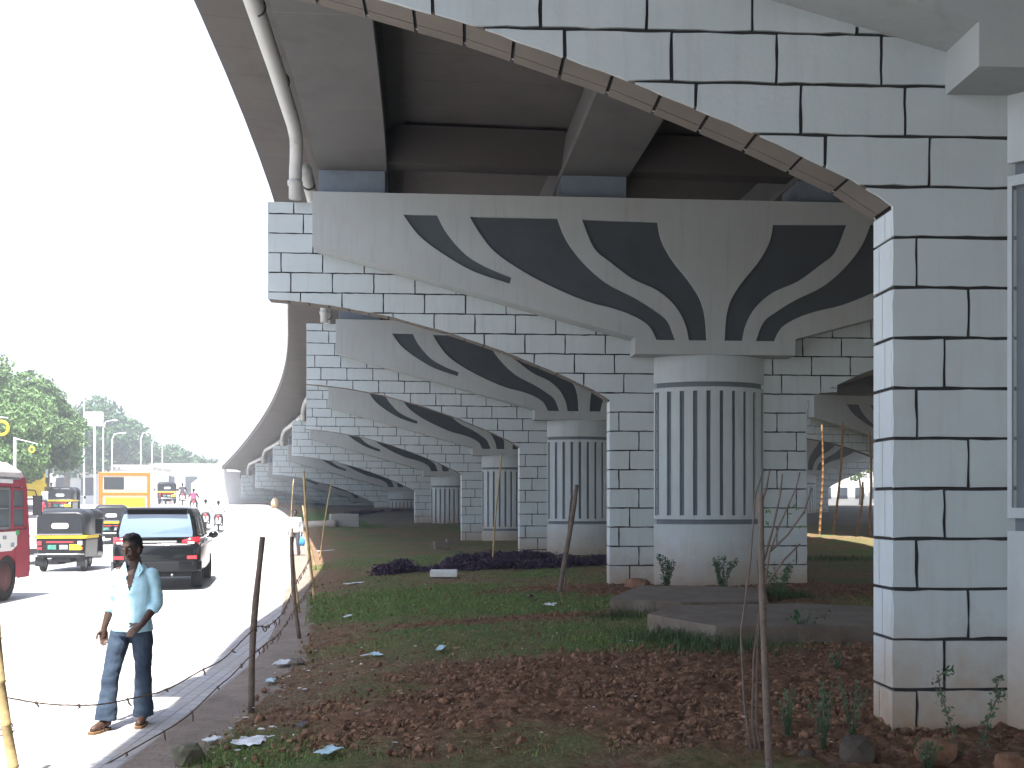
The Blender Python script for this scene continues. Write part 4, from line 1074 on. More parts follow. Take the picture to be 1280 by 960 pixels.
# ------------------------------------------------------------------ drainpipes along the deck edge
M_pipe = mat('pvc_pipe', (.42,.42,.40), .45, .06, 2, spec=.4); M_clamp = mat('dark_clamp', (.06,.055,.05), .6, .1, 3)
dpn = ['nearest', 'second', 'third', 'fourth', 'fifth', 'sixth', 'seventh']
for k in range(0, 7):
    s1 = 12.6*(k+1); s0 = s1-11.6; a = cl(s1)[2]
    t = empty('drainpipe', at(s1-.2, -8.6, top(s1)), a, '%s drainpipe under the flyover edge, dropping to the tip of a block pier' % dpn[k], 'drainpipe', 'drainpipes of the near flyover')
    inv = (Matrix.Translation(t.location) @ Matrix.Rotation(a, 4, 'Z')).inverted()
    P_ = lambda s, o, z: inv @ at(s, o, top(s1)+z)
    sb = s1-1.0
    MB().tube([P_(s0, -8.22, 1.06), P_(s0+4, -8.22, 1.04), P_(s0+8, -8.24, 1.0), P_(sb-.1, -8.24, .98), P_(sb+.45, -8.25, .93)], .135, 14).build('pipe_run', M_pipe, t)
    MB().tube([P_(sb+.40, -8.25, .95), P_(sb+.75, -8.28, .84), P_(sb+1.0, -8.31, .66), P_(sb+1.1, -8.33, .5), P_(sb+1.12, -8.34, -.045)], .125, 14).build('downpipe', M_pipe, t)
    c = MB()
    for s in np.arange(s0+.8, sb-.5, 2.6):
        p = P_(s, -8.23, 1.03); q = P_(s+.05, -8.23, 1.03); c.tube([p, q], .145, 14)
        h = P_(s, -8.23, 1.42); c.tube([p, h], .012, 6)
    c.build('clamp', M_clamp, t)
    c = MB(); c.tube([P_(sb+1.12, -8.34, .22), P_(sb+1.12, -8.34, .30)], .15, 14); c.build('collar', M_pipe, t)
# ------------------------------------------------------------------ concrete slabs, stones
M_slabc = mat('weathered_slab', (.15,.125,.10), .9, .2, 3, .5, 14, stain=[((.10,.06,.04), 2.5, .45, .7, .8), ((.22,.2,.17), 9, .6, .75, .5)])
def slab(pts, h, label, tilt=0.0):
    ps = [gpix(u, v) for u, v in pts]; c = sum(ps, Vector())/len(ps)
    pl = roughen([(p.x-c.x, p.y-c.y) for p in ps], .16, .018)
    o = MB().prism(pl, -.12, h, 'z').build('concrete_slab', M_slabc, None, bevel=.012); o.location = (c.x, c.y, c.z); o.rotation_euler = (tilt, R(1.0), 0)
    return tag(o, label, 'slab', 'slabs lying before the fluted column')
slab([(808,790),(895,806),(1180,800),(1180,776),(1000,770),(850,776)], .20, 'nearer broken concrete slab with its pale corner toward the grass')
slab([(762,764),(850,767),(960,764),(955,744),(800,744)], .17, 'farther concrete slab lying just before the fluted column')
ICO = None
def ico():
    bm = bmesh.new(); bmesh.ops.create_icosphere(bm, subdivisions=2, radius=1); V = np.array([v.co[:] for v in bm.verts]); F = np.array([[v.index for v in f.verts] for f in bm.faces]); bm.free(); return V, F
IV, IF = ico()
bm = bmesh.new(); bmesh.ops.create_icosphere(bm, subdivisions=1, radius=1); LV = np.array([v.co[:] for v in bm.verts]); LF = np.array([[v.index for v in f.verts] for f in bm.faces]); bm.free()
def rock(p, r, m, name, label, cat='rock', group=None, seed=0):
    V = IV.copy()
    for i, v in enumerate(V):
        q = Vector(v); k = 1+.35*noise.noise(q*1.3+Vector((seed, 0, 0)))+.12*noise.noise(q*3.5+Vector((seed, 3, 0))); V[i] = v*k
    V = np.clip(V, -.82, .82)*np.array(r)
    o = nmesh(name, V, IF, m, nper=3); o.location = p; o.rotation_euler = (0, 0, seed); return tag(o, label, cat, group)
M_rock = mat('brown_stone', (.07,.055,.042), .9, .3, 5, .6, 20); M_clod = mat('red_clod', (.07,.036,.021), .95, .45, 7, .6, 30, col2=(.25,.135,.08))
rock(gpix(1072, 948)+Vector((0,0,.05)), (.20,.14,.12), M_rock, 'stone', 'squarish brown stone at the left foot of the nearest pier', seed=1.2)
rock(gpix(1008, 950)+Vector((0,0,.02)), (.07,.06,.05), M_rock, 'stone', 'small rounded stone left of the squarish brown stone', seed=2.2)
rock(gpix(1168, 950)+Vector((0,0,.05)), (.16,.12,.13), M_clod, 'stone', 'reddish lump at the foot of the nearest pier between two climbing weeds', seed=3.2)
rock(gpix(1262, 962)+Vector((0,0,.03)), (.13,.11,.10), M_clod, 'stone', 'reddish lump in the lower right corner', seed=4.2)
rock(gpix(662, 748)+Vector((0,0,.03)), (.09,.07,.06), M_rock, 'stone', 'pale stone left of the leaning wooden stake', seed=5.2)
rock(gpix(668, 753)+Vector((0,0,.02)), (.06,.05,.04), M_rock, 'stone', 'smaller pale stone touching the one left of the leaning stake', seed=6.2)
rock(gpix(236, 952)+Vector((0,0,.05)), (.13,.10,.10), mat('mossy_stone', (.11,.105,.07), .95, .3, 8, .5, 30), 'stone', 'mossy stone at the verge edge by the bottom of the photo', seed=7.2)
rock(gpix(798, 737)+Vector((0,0,.05)), (.34,.25,.20), M_clod, 'soil_heap', 'heap of red soil against the foot of the second pier', 'soil heap', seed=8.2)
# soil clods, dead leaves, grass: uncountable ground cover
rng = np.random.default_rng(5)
def scatter(n, x0, x1, y0, y1):
    x = rng.uniform(x0, x1, n); y = y0*(y1/y0)**rng.uniform(0, 1, n); s, o = so(x, y); k = (o-VE(s) > .04) & (np.abs((x/y)*FPX) < 700) & (x < 6.6)
    return x[k], y[k]
def instances(name, BV, BF, x, y, z, sc, m, tilt=1.0, flat=1.0):
    n = len(x); a = rng.uniform(0, 2*PI, n); sx = sc*rng.uniform(.7, 1.3, n); sy = sc*rng.uniform(.7, 1.3, n); sz = sc*flat*rng.uniform(.6, 1.2, n)
    B = BV[None]*(1+rng.uniform(-.25, .25, (n, len(BV), 1)))
    X = B[:,:,0]*sx[:,None]; Y = B[:,:,1]*sy[:,None]; Z = B[:,:,2]*sz[:,None]
    b = rng.uniform(-.5, .5, n)*tilt; Y, Z = Y*np.cos(b)[:,None]-Z*np.sin(b)[:,None], Y*np.sin(b)[:,None]+Z*np.cos(b)[:,None]
    V = np.stack([X*np.cos(a)[:,None]-Y*np.sin(a)[:,None]+x[:,None], X*np.sin(a)[:,None]+Y*np.cos(a)[:,None]+y[:,None], Z+z[:,None]], 2).reshape(-1, 3)
    F = (BF[None]+np.arange(n)[:,None,None]*len(BV)).reshape(-1, BF.shape[1])
    return nmesh(name, V, F, m, nper=BF.shape[1])
x, y = scatter(80000, -5, 7, 6.9, 24); gr, ti, n2, n3 = zone(x, y)
k = rng.uniform(0, 1, len(x)) < ti*.8+.05; x, y = x[k], y[k]; sc = rng.exponential(.0075, len(x))+.005; sc = np.minimum(sc, .05)
tag(instances('soil_clods', LV, LF, x, y, verge_z(x, y)+.012, sc, M_clod), kind='stuff')
Q = np.array([[-1,-.45,0],[.2,-.6,.12],[1,.1,0],[.1,.55,.15],[-.8,.4,.05]]); QF = np.array([[0,1,2],[0,2,3],[0,3,4]])
x, y = scatter(3500, -5, 7, 6.9, 22); 
tag(instances('dead_leaves', Q, QF, x, y, verge_z(x, y)+.03, rng.uniform(.010, .030, len(x)), mat('dead_leaf', (.20,.13,.07), .9, .6, 40), 1.2), kind='stuff')
x, y = scatter(1500, -5, 4.5, 6.9, 22); s_, o_ = so(x, y); k = rng.uniform(0, 1, len(x)) < np.exp(-(o_-VE(s_))/.9)*.95+.05; x, y = x[k], y[k]
tag(instances('small_litter', Q, QF, x, y, verge_z(x, y)+.035, rng.uniform(.010, .026, len(x)), mat('pale_scraps', (.50,.48,.46), .8, .3, 30), 1.0), kind='stuff')
def blades(name, x, y, z, h, wd, m, lean=.5):
    n = len(x); a = rng.uniform(0, 2*PI, n); l = rng.uniform(.1, 1, n)*lean*h; b = a+rng.uniform(-1, 1, n)
    dx, dy = np.cos(a)*wd, np.sin(a)*wd; lx, ly = -np.sin(b)*l, np.cos(b)*l
    P = np.zeros((n, 5, 3)); P[:,0] = np.stack([x-dx, y-dy, z], 1); P[:,1] = np.stack([x+dx, y+dy, z], 1)
    P[:,2] = np.stack([x+dx*.8+lx*.35, y+dy*.8+ly*.35, z+h*.55], 1); P[:,3] = np.stack([x-dx*.8+lx*.35, y-dy*.8+ly*.35, z+h*.55], 1); P[:,4] = np.stack([x+lx, y+ly, z+h*rng.uniform(.75, 1, n)], 1)
    i = np.arange(n)[:,None]*5
    F = np.concatenate([i+np.array([0,1,2]), i+np.array([0,2,3]), i+np.array([3,2,4])])
    return nmesh(name, P.reshape(-1, 3), F, m, nper=3)
M_grass = mat('grass_blade', (.08,.135,.035), .7, .4, 9, col2=(.17,.24,.07), spec=.2); M_straw = mat('dry_straw', (.24,.18,.09), .9, .4, 9)
x, y = scatter(260000, -8, 6.6, 6.8, 32); gr, ti, n2, n3 = zone(x, y)
k = rng.uniform(0, 1, len(x)) < np.clip(gr*1.15-.12, 0, 1)**1.3*(.75+.5*n3); gx, gy, gg = x[k], y[k], gr[k]
lod = 1+.05*np.maximum(gy-8, 0)
tag(blades('grass', gx, gy, verge_z(gx, gy)-.005, rng.uniform(.025, .065, len(gx))*(.6+.6*gg), .0035*lod, M_grass, .9), kind='stuff')
x, y = scatter(90000, -8, 6.6, 6.8, 26); gr, ti, n2, n3 = zone(x, y); k = rng.uniform(0, 1, len(x)) < .35+.3*gr-.25*ti; x, y = x[k], y[k]
tag(blades('dry_grass', x, y, verge_z(x, y)-.005, rng.uniform(.015, .05, len(x)), .003*(1+.05*(y-7)), M_straw, 1.8), kind='stuff')
# long grass tufts round the slabs and piers
tx, ty = [], []
for u, v, n, r in ((850,800,900,.35),(900,812,700,.4),(960,745,500,.3),(985,748,500,.25),(1020,770,400,.4),(905,752,300,.3),(780,772,300,.3),(1040,700,900,.9),(1000,790,200,.3)):
    p = gpix(u, v); tx.append(rng.normal(p.x, r, n)); ty.append(rng.normal(p.y, r*.7, n))
x, y = np.concatenate(tx), np.concatenate(ty)
tag(blades('long_grass', x, y, verge_z(x, y)-.01, rng.uniform(.08, .22, len(x)), .005, mat('long_grass_blade', (.045,.075,.025), .7, .4, 6), .8), kind='stuff')

# ------------------------------------------------------------------ leafy things
LQ = np.array([[0,-1,0],[.42,-.1,.10],[0,1,0],[-.42,-.1,.10]]); LQF = np.array([[0,1,2,3]])
def leaves(name, P, size, m, parent=None, out=None):
    """leaf quads at points P (N,3), random orientation"""
    n = len(P); B = LQ[None]*(np.asarray(size).reshape(-1, 1, 1) if np.ndim(size) else size)
    q = rng.normal(size=(n, 4)); q /= np.linalg.norm(q, axis=1)[:,None]; w_, x, y, z = q.T
    Rm = np.stack([1-2*(y*y+z*z), 2*(x*y-w_*z), 2*(x*z+w_*y), 2*(x*y+w_*z), 1-2*(x*x+z*z), 2*(y*z-w_*x), 2*(x*z-w_*y), 2*(y*z+w_*x), 1-2*(x*x+y*y)], 1).reshape(n, 3, 3)
    V = np.einsum('nij,nkj->nki', Rm, np.broadcast_to(B, (n, 4, 3)))+P[:,None]
    F = np.arange(n*4).reshape(n, 4)
    return nmesh(name, V.reshape(-1, 3), F, m, parent)
LEAF = [mat('leaf_green', (.06,.12,.035), .6, .45, .6, col2=(.14,.22,.08), spec=.25), mat('leaf_deep', (.035,.08,.03), .6, .4, .5, col2=(.06,.12,.045), spec=.25)]
M_bark = mat('bark', (.10,.075,.055), .9, .3, 6, .6, 20)
def tree(x, y, H_, r, n, label, group, m=0, size=.2, trunk=.3):
    z = float(RZ(y)); t = empty('leafy_tree', (x, y, z), 0, label, 'tree', group)
    b = MB(); hx = rng.normal(0, .25); b.tube([(0,0,-.3),(.1,0,H_*.2),(hx,0,H_*.45),(hx*1.5,.2,H_*.8)], [trunk, trunk*.8, trunk*.55, trunk*.15], 9)
    cs = []
    nl = 13
    for i in range(nl):
        a = 2*PI*i/nl*2.4+rng.uniform(-.4, .4); zz = H_*rng.uniform(.42, .9); rr = r*rng.uniform(.35, .85)*math.sin(PI*min(.95, max(.18, (zz/H_-.25)/.78)))
        c = np.array([math.cos(a)*rr+hx, math.sin(a)*rr, zz]); cs.append((c, r*rng.uniform(.30, .52)))
        b.tube([(hx*.8,0,H_*.36), tuple(c*.55+np.array([0,0,H_*.18])), tuple(c)], [trunk*.35, trunk*.2, .03], 6)
    b.build('trunk', M_bark, t)
    P = []
    for c, rad in cs:
        k = n//nl; d = rng.normal(size=(k, 3)); d /= np.linalg.norm(d, axis=1)[:,None]; rr = rad*rng.uniform(.35, 1, k)**.5
        sub = rng.normal(size=(10, 3)); sub /= np.linalg.norm(sub, axis=1)[:,None]; w8 = (d@sub.T).max(1) > .72
        q = c+d*(rr*np.where(w8, 1.12, .8))[:,None]*np.array([1,1,.75]); P.append(q)
    P = np.concatenate(P)
    leaves('crown', P, rng.uniform(.6, 1.3, len(P))*size, LEAF[m], t)
    return t
def atpx(u, y): return ((u-640)*y/FPX, y)
tg = 'leafy trees beyond the dark red bus'
for u, y, H_, r, n, lab in ((-30, 64, 10.8, 4.8, 20000, 'tall leafy tree cut by the left edge of the photo'), (18, 70, 10.6, 3.7, 18000, 'leafy tree above the dark red bus roof'), (56, 74, 8.8, 2.9, 14000, 'rightmost rounded leafy tree of the near green trees'), (10, 58, 7.6, 3.0, 9000, 'lowest dark leafy tree just over the dark red bus')):
    tree(*atpx(u, y), H_-1, r, n, lab, tg, 0, .17)
fg = 'hazy trees far across the road'
for i, (u, y, H_, r) in enumerate(((98,150,19,6.5),(118,165,17,7),(140,160,14,7),(160,175,13,7),(182,170,11,6.5),(204,180,10,6.5),(225,185,9,6),(82,130,13,6),(250,200,9,6))):
    tree(*atpx(u, y), H_, r, 3500, 'hazy tree, number %s from the left in the pale row beyond the orange bus' % ('two three four five six seven eight one nine'.split()[i]), fg, 1, .5, .5)
# pale distant buildings, poles, signboard
M_bld = [mat('pale_render', (.72,.70,.66), .9, .08, .2), mat('pinkish_render', (.66,.58,.54), .9, .08, .2)]
M_win = mat('window_dark', (.05,.06,.07), .3, .2, .5)
def building(u, y, Wd, D_, H_, rz, label, m=0, nx=6, nz=3, group='distant buildings'):
    z = float(RZ(y)); x = (u-640)*y/FPX
    t = empty('low_building', (x, y, z), R(rz), label, 'building', group)
    MB().box((0,0,H_/2-.5), (Wd, D_, H_+1)).build('wall', M_bld[m], t)
    MB().box((0,0,H_+.1), (Wd+.5, D_+.5, .3)).build('roof', mat('roof_grey', (.35,.32,.3), .9, .1, 1), t)
    for i in range(nx):
        for j in range(nz):
            fx = -Wd/2+Wd*(i+.5)/nx; fz = H_*(j+.5)/nz
            f = MB(); f.box((fx, -D_/2-.02, fz), (Wd/nx*.55, .08, H_/nz*.5)); f.build('window', M_win, t)
    return t
building(205, 150, 26, 10, 5.5, 8, 'long pale low building behind the orange bus', 1, 8, 1)
building(262, 170, 22, 10, 6.5, 14, 'pale building where the road disappears by the ramp', 0, 7, 2)
building(110, 140, 20, 10, 4.8, 5, 'pale low building beyond the yellow lorry', 0, 6, 1)
M_pole = mat('grey_pole', (.6,.61,.63), .5, .1, 2)
for i, (u, y, h) in enumerate(((105,110,13),(129,118,10),(140,125,9),(176,130,9.5),(190,135,9),(203,140,9))):
    x, _ = atpx(u, y); t = empty('street_lamp', (x, y, float(RZ(y))), 0, 'tallest street lamp, rising before the hazy trees' if i == 0 else 'slender hazy street lamp, %s to the right of the tallest one' % ('x first second third fourth fifth'.split()[i]), 'street lamp', 'hazy street lamps' )
    MB().tube([(0,0,0),(0,0,h*.9),(.3,0,h*.98),(1.2,0,h)], [.11,.08,.06,.05], 8).build('pole', M_pole, t); MB().ball((1.4,0,h-.03), (.35,.14,.09)).build('lamp_head', M_pole, t)
x, y = atpx(118, 100); t = empty('billboard', (x, y, float(RZ(y))), R(5), 'small white billboard on a post among the hazy trees', 'billboard')
MB().box((0,0,8.6), (1.7,.12,1.4)).build('panel', PLW, t); MB().tube([(0,.1,0),(0,.1,8)], .1, 8).build('post', M_pole, t)
# yellow ring signs hanging over the road at the left
def ring_sign(u, v, y, rr, label, dxp):
    p = PX(u, v, y); t = empty('ring_sign', (p.x+dxp, y, float(RZ(y))), 0, label, 'sign', 'yellow ring signs'); g0 = float(RZ(y)); h = p.z-g0
    MB().tube([(0,0,0),(0,0,h+rr+.5)], .07, 8).build('post', M_pole, t)
    MB().tube([(0,0,h+rr+.45),(-dxp+.3,0,h+rr+.15)], .03, 6).build('arm', M_pole, t)
    MB().tube([(-dxp+rr*math.cos(2*PI*k/24), 0, h+rr*math.sin(2*PI*k/24)) for k in range(24)], rr*.22, 8, closed=True).build('ring', YEL, t)
ring_sign(2, 535, 45, .30, 'yellow ring sign cut by the left edge of the photo', -2.2)
ring_sign(40, 562, 52, .14, 'small yellow ring sign before the trees above the bus front', -.9)

# ------------------------------------------------------------------ stakes, wires, saplings
M_bam = mat('bamboo', (.34,.25,.12), .55, .25, 6, .2, 30, stain=[((.10,.07,.04), 5, .55, .8, .7)]); M_stick = mat('dead_wood', (.13,.10,.08), .9, .3, 8, .6, 40)
def stake(base, topp, r, label, m=None, name='bamboo_stake', y=None, bend=.02, nodes=True, group='stakes along the verge'):
    b = gpix(*base) if y is None else Vector(((base[0]-640)*y/FPX, y, CAMH+(630-base[1])*y/FPX))
    d = b.y; e = PX(topp[0], topp[1], d); b = b-Vector((0,0,.15)); L = (e-b).length; n = max(4, int(L/.28))
    pts, rs = [], []
    for i in range(n+1):
        t = i/n; p = b.lerp(e, t)+Vector((bend*math.sin(t*PI*1.3+r*90), bend*math.cos(t*5), 0)); rr = r*(1-.25*t)
        if nodes and 0 < i < n:
            for q, k in ((-.012, 1), (0, 1.16), (.012, 1)): pts.append(p+Vector((0,0,q))); rs.append(rr*k)
        else: pts.append(p); rs.append(rr*(1+(0 if nodes else rng.uniform(-.12, .12))))
    o0 = pts[0].copy(); o = MB().tube([p-o0 for p in pts], rs, 10).build(name, m or M_bam); o.location = o0
    return tag(o, label, 'stake', group)
st1 = stake((24, 985), (-14, 690), .036, 'thick bamboo post cut by the left edge, holding the barbed wires')
st2 = stake((313, 889), (326, 671), .034, 'rough dark wooden post at the verge edge, nearest after the bamboo post', M_stick, 'wooden_stake', nodes=False)
st3 = stake((375, 797), (363, 671), .032, 'second dark wooden post along the verge edge', M_stick, 'wooden_stake', nodes=False)
stake((394, 753), (379, 589), .030, 'tall pale bamboo pole leaning left just beside the white shirted man')
stake((398, 700), (415, 600), .024, 'thin bamboo pole leaning right past the white shirted man')
stake((396, 712), (378, 632), .026, 'short thin bamboo pole leaning left between two taller ones')
stake((362, 690), (367, 599), .022, 'thin grey pole rising behind the white shirted man')
stake((374, 765), (365, 660), .026, 'pale bamboo stick just behind the second wooden post')
stake((615, 702), (627, 566), .030, 'slim bamboo pole standing in the purple hedge')
stake((699, 742), (720, 606), .050, 'thick leaning wooden stake before the third pier', M_stick, 'wooden_stake', nodes=False)
stake((703, 738), (716, 612), .016, 'thin stick tied beside the thick leaning stake', M_stick, 'wooden_stake', nodes=False)
gy_ = 42.5
for b_, t_, lab in (((1026, 676), (1027, 531), 'leftmost sunlit bamboo pole in the right hand opening'), ((1043, 676), (1053, 528), 'middle sunlit bamboo pole in the right hand opening'),
        ((1089, 674), (1086, 540), 'sunlit bamboo pole touching the edge of the nearest pier'), ((1071, 677), (1078, 602), 'shortest sunlit bamboo pole in the right hand opening')):
    stake(b_, t_, .055, lab, mat('sunlit_bamboo', (.22,.12,.05), .7, .3, 5), y=gy_+rng.uniform(-.4, .4), bend=.05, group='sunlit bamboo poles')
# barbed wire strands
M_wire = mat('rusty_wire', (.12,.075,.05), .8, .3, 20)
def wire(pts, label):
    W_ = [PX(u, v, y) for u, v, y in pts]; W_ = [Vector(p) for p in smooth_curve([tuple(p) for p in W_], 1)] if False else W_
    fine = []
    for i in range(len(W_)-1):
        p0 = W_[max(i-1, 0)]; p1 = W_[i]; p2 = W_[i+1]; p3 = W_[min(i+2, len(W_)-1)]
        for k in range(8):
            t = k/8; fine.append(.5*((2*p1)+(p2-p0)*t+(2*p0-5*p1+4*p2-p3)*t*t+(3*p1-p0-3*p2+p3)*t**3))
    fine.append(W_[-1])
    t0 = empty('barbed_wire', fine[0], 0, label, 'wire', 'wires between the verge posts'); o = fine[0]
    b = MB(); b.tube([p-o for p in fine], .0055, 6); b.tube([p-o+Vector((0,.003*math.sin(i*2.2),.005*math.cos(i*2.2))) for i, p in enumerate(fine)], .0035, 5); b.build('strand', M_wire, t0)
    L = 0; nxt = .25
    for a, c in zip(fine, fine[1:]):
        L += (c-a).length
        if L > nxt:
            nxt += .30+rng.uniform(0, .2); p = c-o; k = MB()
            k.ball(p, (.012,.012,.012), 6, 4)
            for _ in range(3):
                d = Vector(rng.normal(size=3)); d.normalize(); k.tube([p, p+d*.03], .002, 4)
            l = rng.uniform(.02, .09); k.tube([p, p+Vector((.01,0,-l*.5)), p+Vector((rng.uniform(-.02,.03),.01,-l))], [.005,.008,.004], 5)
            k.build('barb_knot', M_wire, t0)
yA, yB, yC, yD = st1.location.y, st2.location.y, st3.location.y, 19.0
def seg(pts, y0, y1):
    u0, u1 = pts[0][0], pts[-1][0]; return [(u, v, 1/((1/y0)+((1/y1)-(1/y0))*(u-u0)/(u1-u0))) for u, v in pts]
wire(seg([(9,872),(60,880),(120,881),(165,873),(208,862),(250,839),(281,822),(319,785)], yA-.04, yB-.04)+seg([(319,785),(334,783),(350,770),(360,752),(369,730)], yB-.04, yC-.04)[1:]+seg([(369,730),(380,712),(388,696)], yC-.04, yD)[1:], 'upper sagging barbed wire passing before the young man')
wire(seg([(20,1010),(80,985),(130,957),(200,917),(220,905),(240,890),(272,859),(290,844),(308,825),(319,816)], yA-.04, yB-.05)+seg([(319,816),(331,806),(350,790),(371,757)], yB-.05, yC-.05)[1:]+seg([(371,757),(380,745),(390,728)], yC-.05, yD)[1:], 'lower barbed wire running over the pavement edge to the wooden posts')
# twist of wire round the left bamboo post
p = st1.location+Vector((0,0,0))
q = MB(); c0 = PX(7, 918, yA)
q.tube([(.045*math.cos(k*.6), .045*math.sin(k*.6), .004*k-.03) for k in range(28)], .004, 5); q.tube([(.04,0,.0),(.07,-.02,.03),(.05,-.03,.06)], .003, 5)
o = q.build('wire_twist', M_wire); o.location = c0; tag(o, 'twist of rusty wire wound round the left bamboo post', 'wire')
# sapling tied to a stick in the foreground
def sapling(y, stems, leaf_pts, label, name='sapling', lr=.035, mleaf=None, twr=.010, nleaf=6):
    o = PX(*stems[0][0], y); o.z = float(verge_z(o.x, y)) if o.x < 7 else o.z
    t = empty(name, o, 0, label, 'plant', 'young plants in the bed')
    b = MB()
    for st in stems:
        pts = [PX(u, v, y+rng.uniform(-.03, .03))-o for u, v in st]; b.tube(pts, [twr*(1-.6*i/len(pts)) for i in range(len(pts))], 7)
    b.build('stem', M_stick, t)
    P = []
    for u, v in leaf_pts:
        c = PX(u, v, y)-o
        for _ in range(nleaf): P.append((c.x+rng.normal(0, lr*.8), c.y+rng.normal(0, lr), c.z+rng.normal(0, lr*.8)))
    leaves('leaves', np.array(P), rng.uniform(.6, 1.2, len(P))*lr, mleaf or LEAF[0], t); return t
stake((963, 985), (951, 618), .024, 'long dark stick in the foreground propping the bare sapling', M_stick, 'wooden_stake', nodes=False, bend=.012)
sapling(6.75, [[(946,990),(930,880),(926,790),(938,700),(944,620),(955,585)],[(950,990),(940,900),(942,820),(950,760),(946,700)],[(956,985),(945,900),(947,800),(955,740),(962,690),(975,655),(995,610),(1000,590)],
    [(955,700),(966,660),(975,620),(978,592)],[(948,640),(958,610),(962,588)],[(962,690),(985,668),(1005,640),(1015,610)],[(958,730),(980,700),(1000,680)]],
    [(962,640),(992,632),(985,648),(998,640),(958,652),(1000,655)], 'nearly bare sapling with thin crossing stems tied to the foreground stick', twr=.009, lr=.022, nleaf=2)
WL = mat('weed_leaf', (.035,.070,.035), .6, .35, 9, col2=(.07,.12,.06), spec=.25)
def weed(u, v, hpx, wpx, n, label, lr=.04, m=None, name='weed'):
    g0 = gpix(u, v); y = g0.y; sc = y/FPX; h = hpx*sc; w_ = wpx*sc/2
    t = empty(name, g0, 0, label, 'plant', 'weeds and small bushes'); b = MB(); P = []
    for i in range(7):
        a = 2*PI*i/7+rng.uniform(-.4, .4); e = Vector((math.cos(a)*w_*rng.uniform(.3, 1), math.sin(a)*w_*rng.uniform(.3, 1), h*rng.uniform(.7, 1)))
        mid = e*.5+Vector((0,0,h*.08)); b.tube([Vector((0,0,-.03)), mid, e], [.0045,.0035,.002], 5)
        for j in range(n//7):
            q = rng.uniform(.12, 1.03); c = (mid*(q/.5) if q < .5 else mid.lerp(e, (q-.5)/.5)); P.append((c.x+rng.normal(0, lr*.7), c.y+rng.normal(0, lr*.7), c.z+rng.normal(0, lr*.6)))
    b.build('stem', WL, t); leaves('leaves', np.array(P), rng.uniform(.5, 1.1, len(P))*lr, m or WL, t); return t
weed(833, 738, 46, 38, 520, 'narrow leaved weed at the left foot of the broad fluted column', .035)
weed(902, 738, 50, 44, 560, 'bushy weed before the middle of the broad fluted column', .035)
weed(975, 752, 54, 46, 320, 'thin weed right of the foreground stick by the brick pier foot', .04)
weed(1045, 842, 32, 24, 50, 'small weed growing on the tilled soil left of the nearest pier', .022)
weed(1000, 800, 40, 60, 220, 'low weed at the front edge of the nearer concrete slab', .035)
weed(985, 925, 70, 34, 110, 'thin weed with few leaves at the left of the nearest pier', .020)
weed(1030, 940, 92, 50, 200, 'tall dark weed between the foreground stick and the nearest pier', .020)
weed(1065, 925, 80, 60, 140, 'spindly weed touching the left edge of the nearest pier', .018)
weed(1160, 960, 40, 60, 130, 'low sprouts at the foot of the nearest pier', .018)
def climber(pts, y, label):
    o = PX(*pts[0], y); t = empty('climbing_weed', o, 0, label, 'plant', 'weeds and small bushes'); b = MB(); Q_ = [PX(u, v, y)-o for u, v in pts]; b.tube(Q_, .005, 6); b.build('stem', M_stick, t)
    P = []
    for a, c in zip(Q_, Q_[1:]):
        for k in range(int((c-a).length/.0045)): 
            q = a.lerp(c, rng.uniform(0, 1)); P.append((q.x+rng.normal(0, .022), q.y+rng.normal(0, .02), q.z+rng.normal(0, .014)))
    leaves('leaves', np.array(P), rng.uniform(.6, 1.2, len(P))*.021, WL, t)
climber([(1212,968),(1198,940),(1188,905),(1180,880),(1172,845),(1190,836)], 7.0, 'leafy climbing weed on the block face, left of the two')
climber([(1228,950),(1230,925),(1236,895),(1248,870),(1244,848),(1254,846)], 7.0, 'leafy climbing weed beside the column edge at lower right')
# purple hedges
PUR = mat('purple_leaf', (.045,.030,.050), .7, .45, 6, col2=(.085,.055,.080), spec=.2)
def hedge(pts, hgt, wid, n, label):
    g_ = [gpix(u, v) for u, v in pts]; P = []
    for _ in range(n):
        i = rng.integers(0, len(g_)-1); t_ = rng.uniform(0, 1); c = g_[i].lerp(g_[i+1], t_); 
        bump = .6+.4*noise.noise(Vector((c.x*1.6, c.y*1.6, 0)))+.25*noise.noise(Vector((c.x*5, c.y*5, 3)))
        a = rng.uniform(0, PI); rr = rng.uniform(.5, 1)
        P.append((c.x+rng.normal(0, .08), c.y+math.cos(a)*wid*rr, c.z+abs(math.sin(a))*hgt*rr*bump))
    o = leaves('purple_hedge', np.array(P), rng.uniform(.6, 1.2, len(P))*.055, PUR); tag(o, kind='stuff'); return o
hedge([(470,719),(520,714),(600,712),(690,709),(760,705)], .42, .55, 9000, '')
hedge([(560,706),(620,700),(690,699)], .42, .5, 4000, '')
hedge([(425,668),(480,663),(540,662),(600,664),(640,668)], .5, .8, 7000, '')
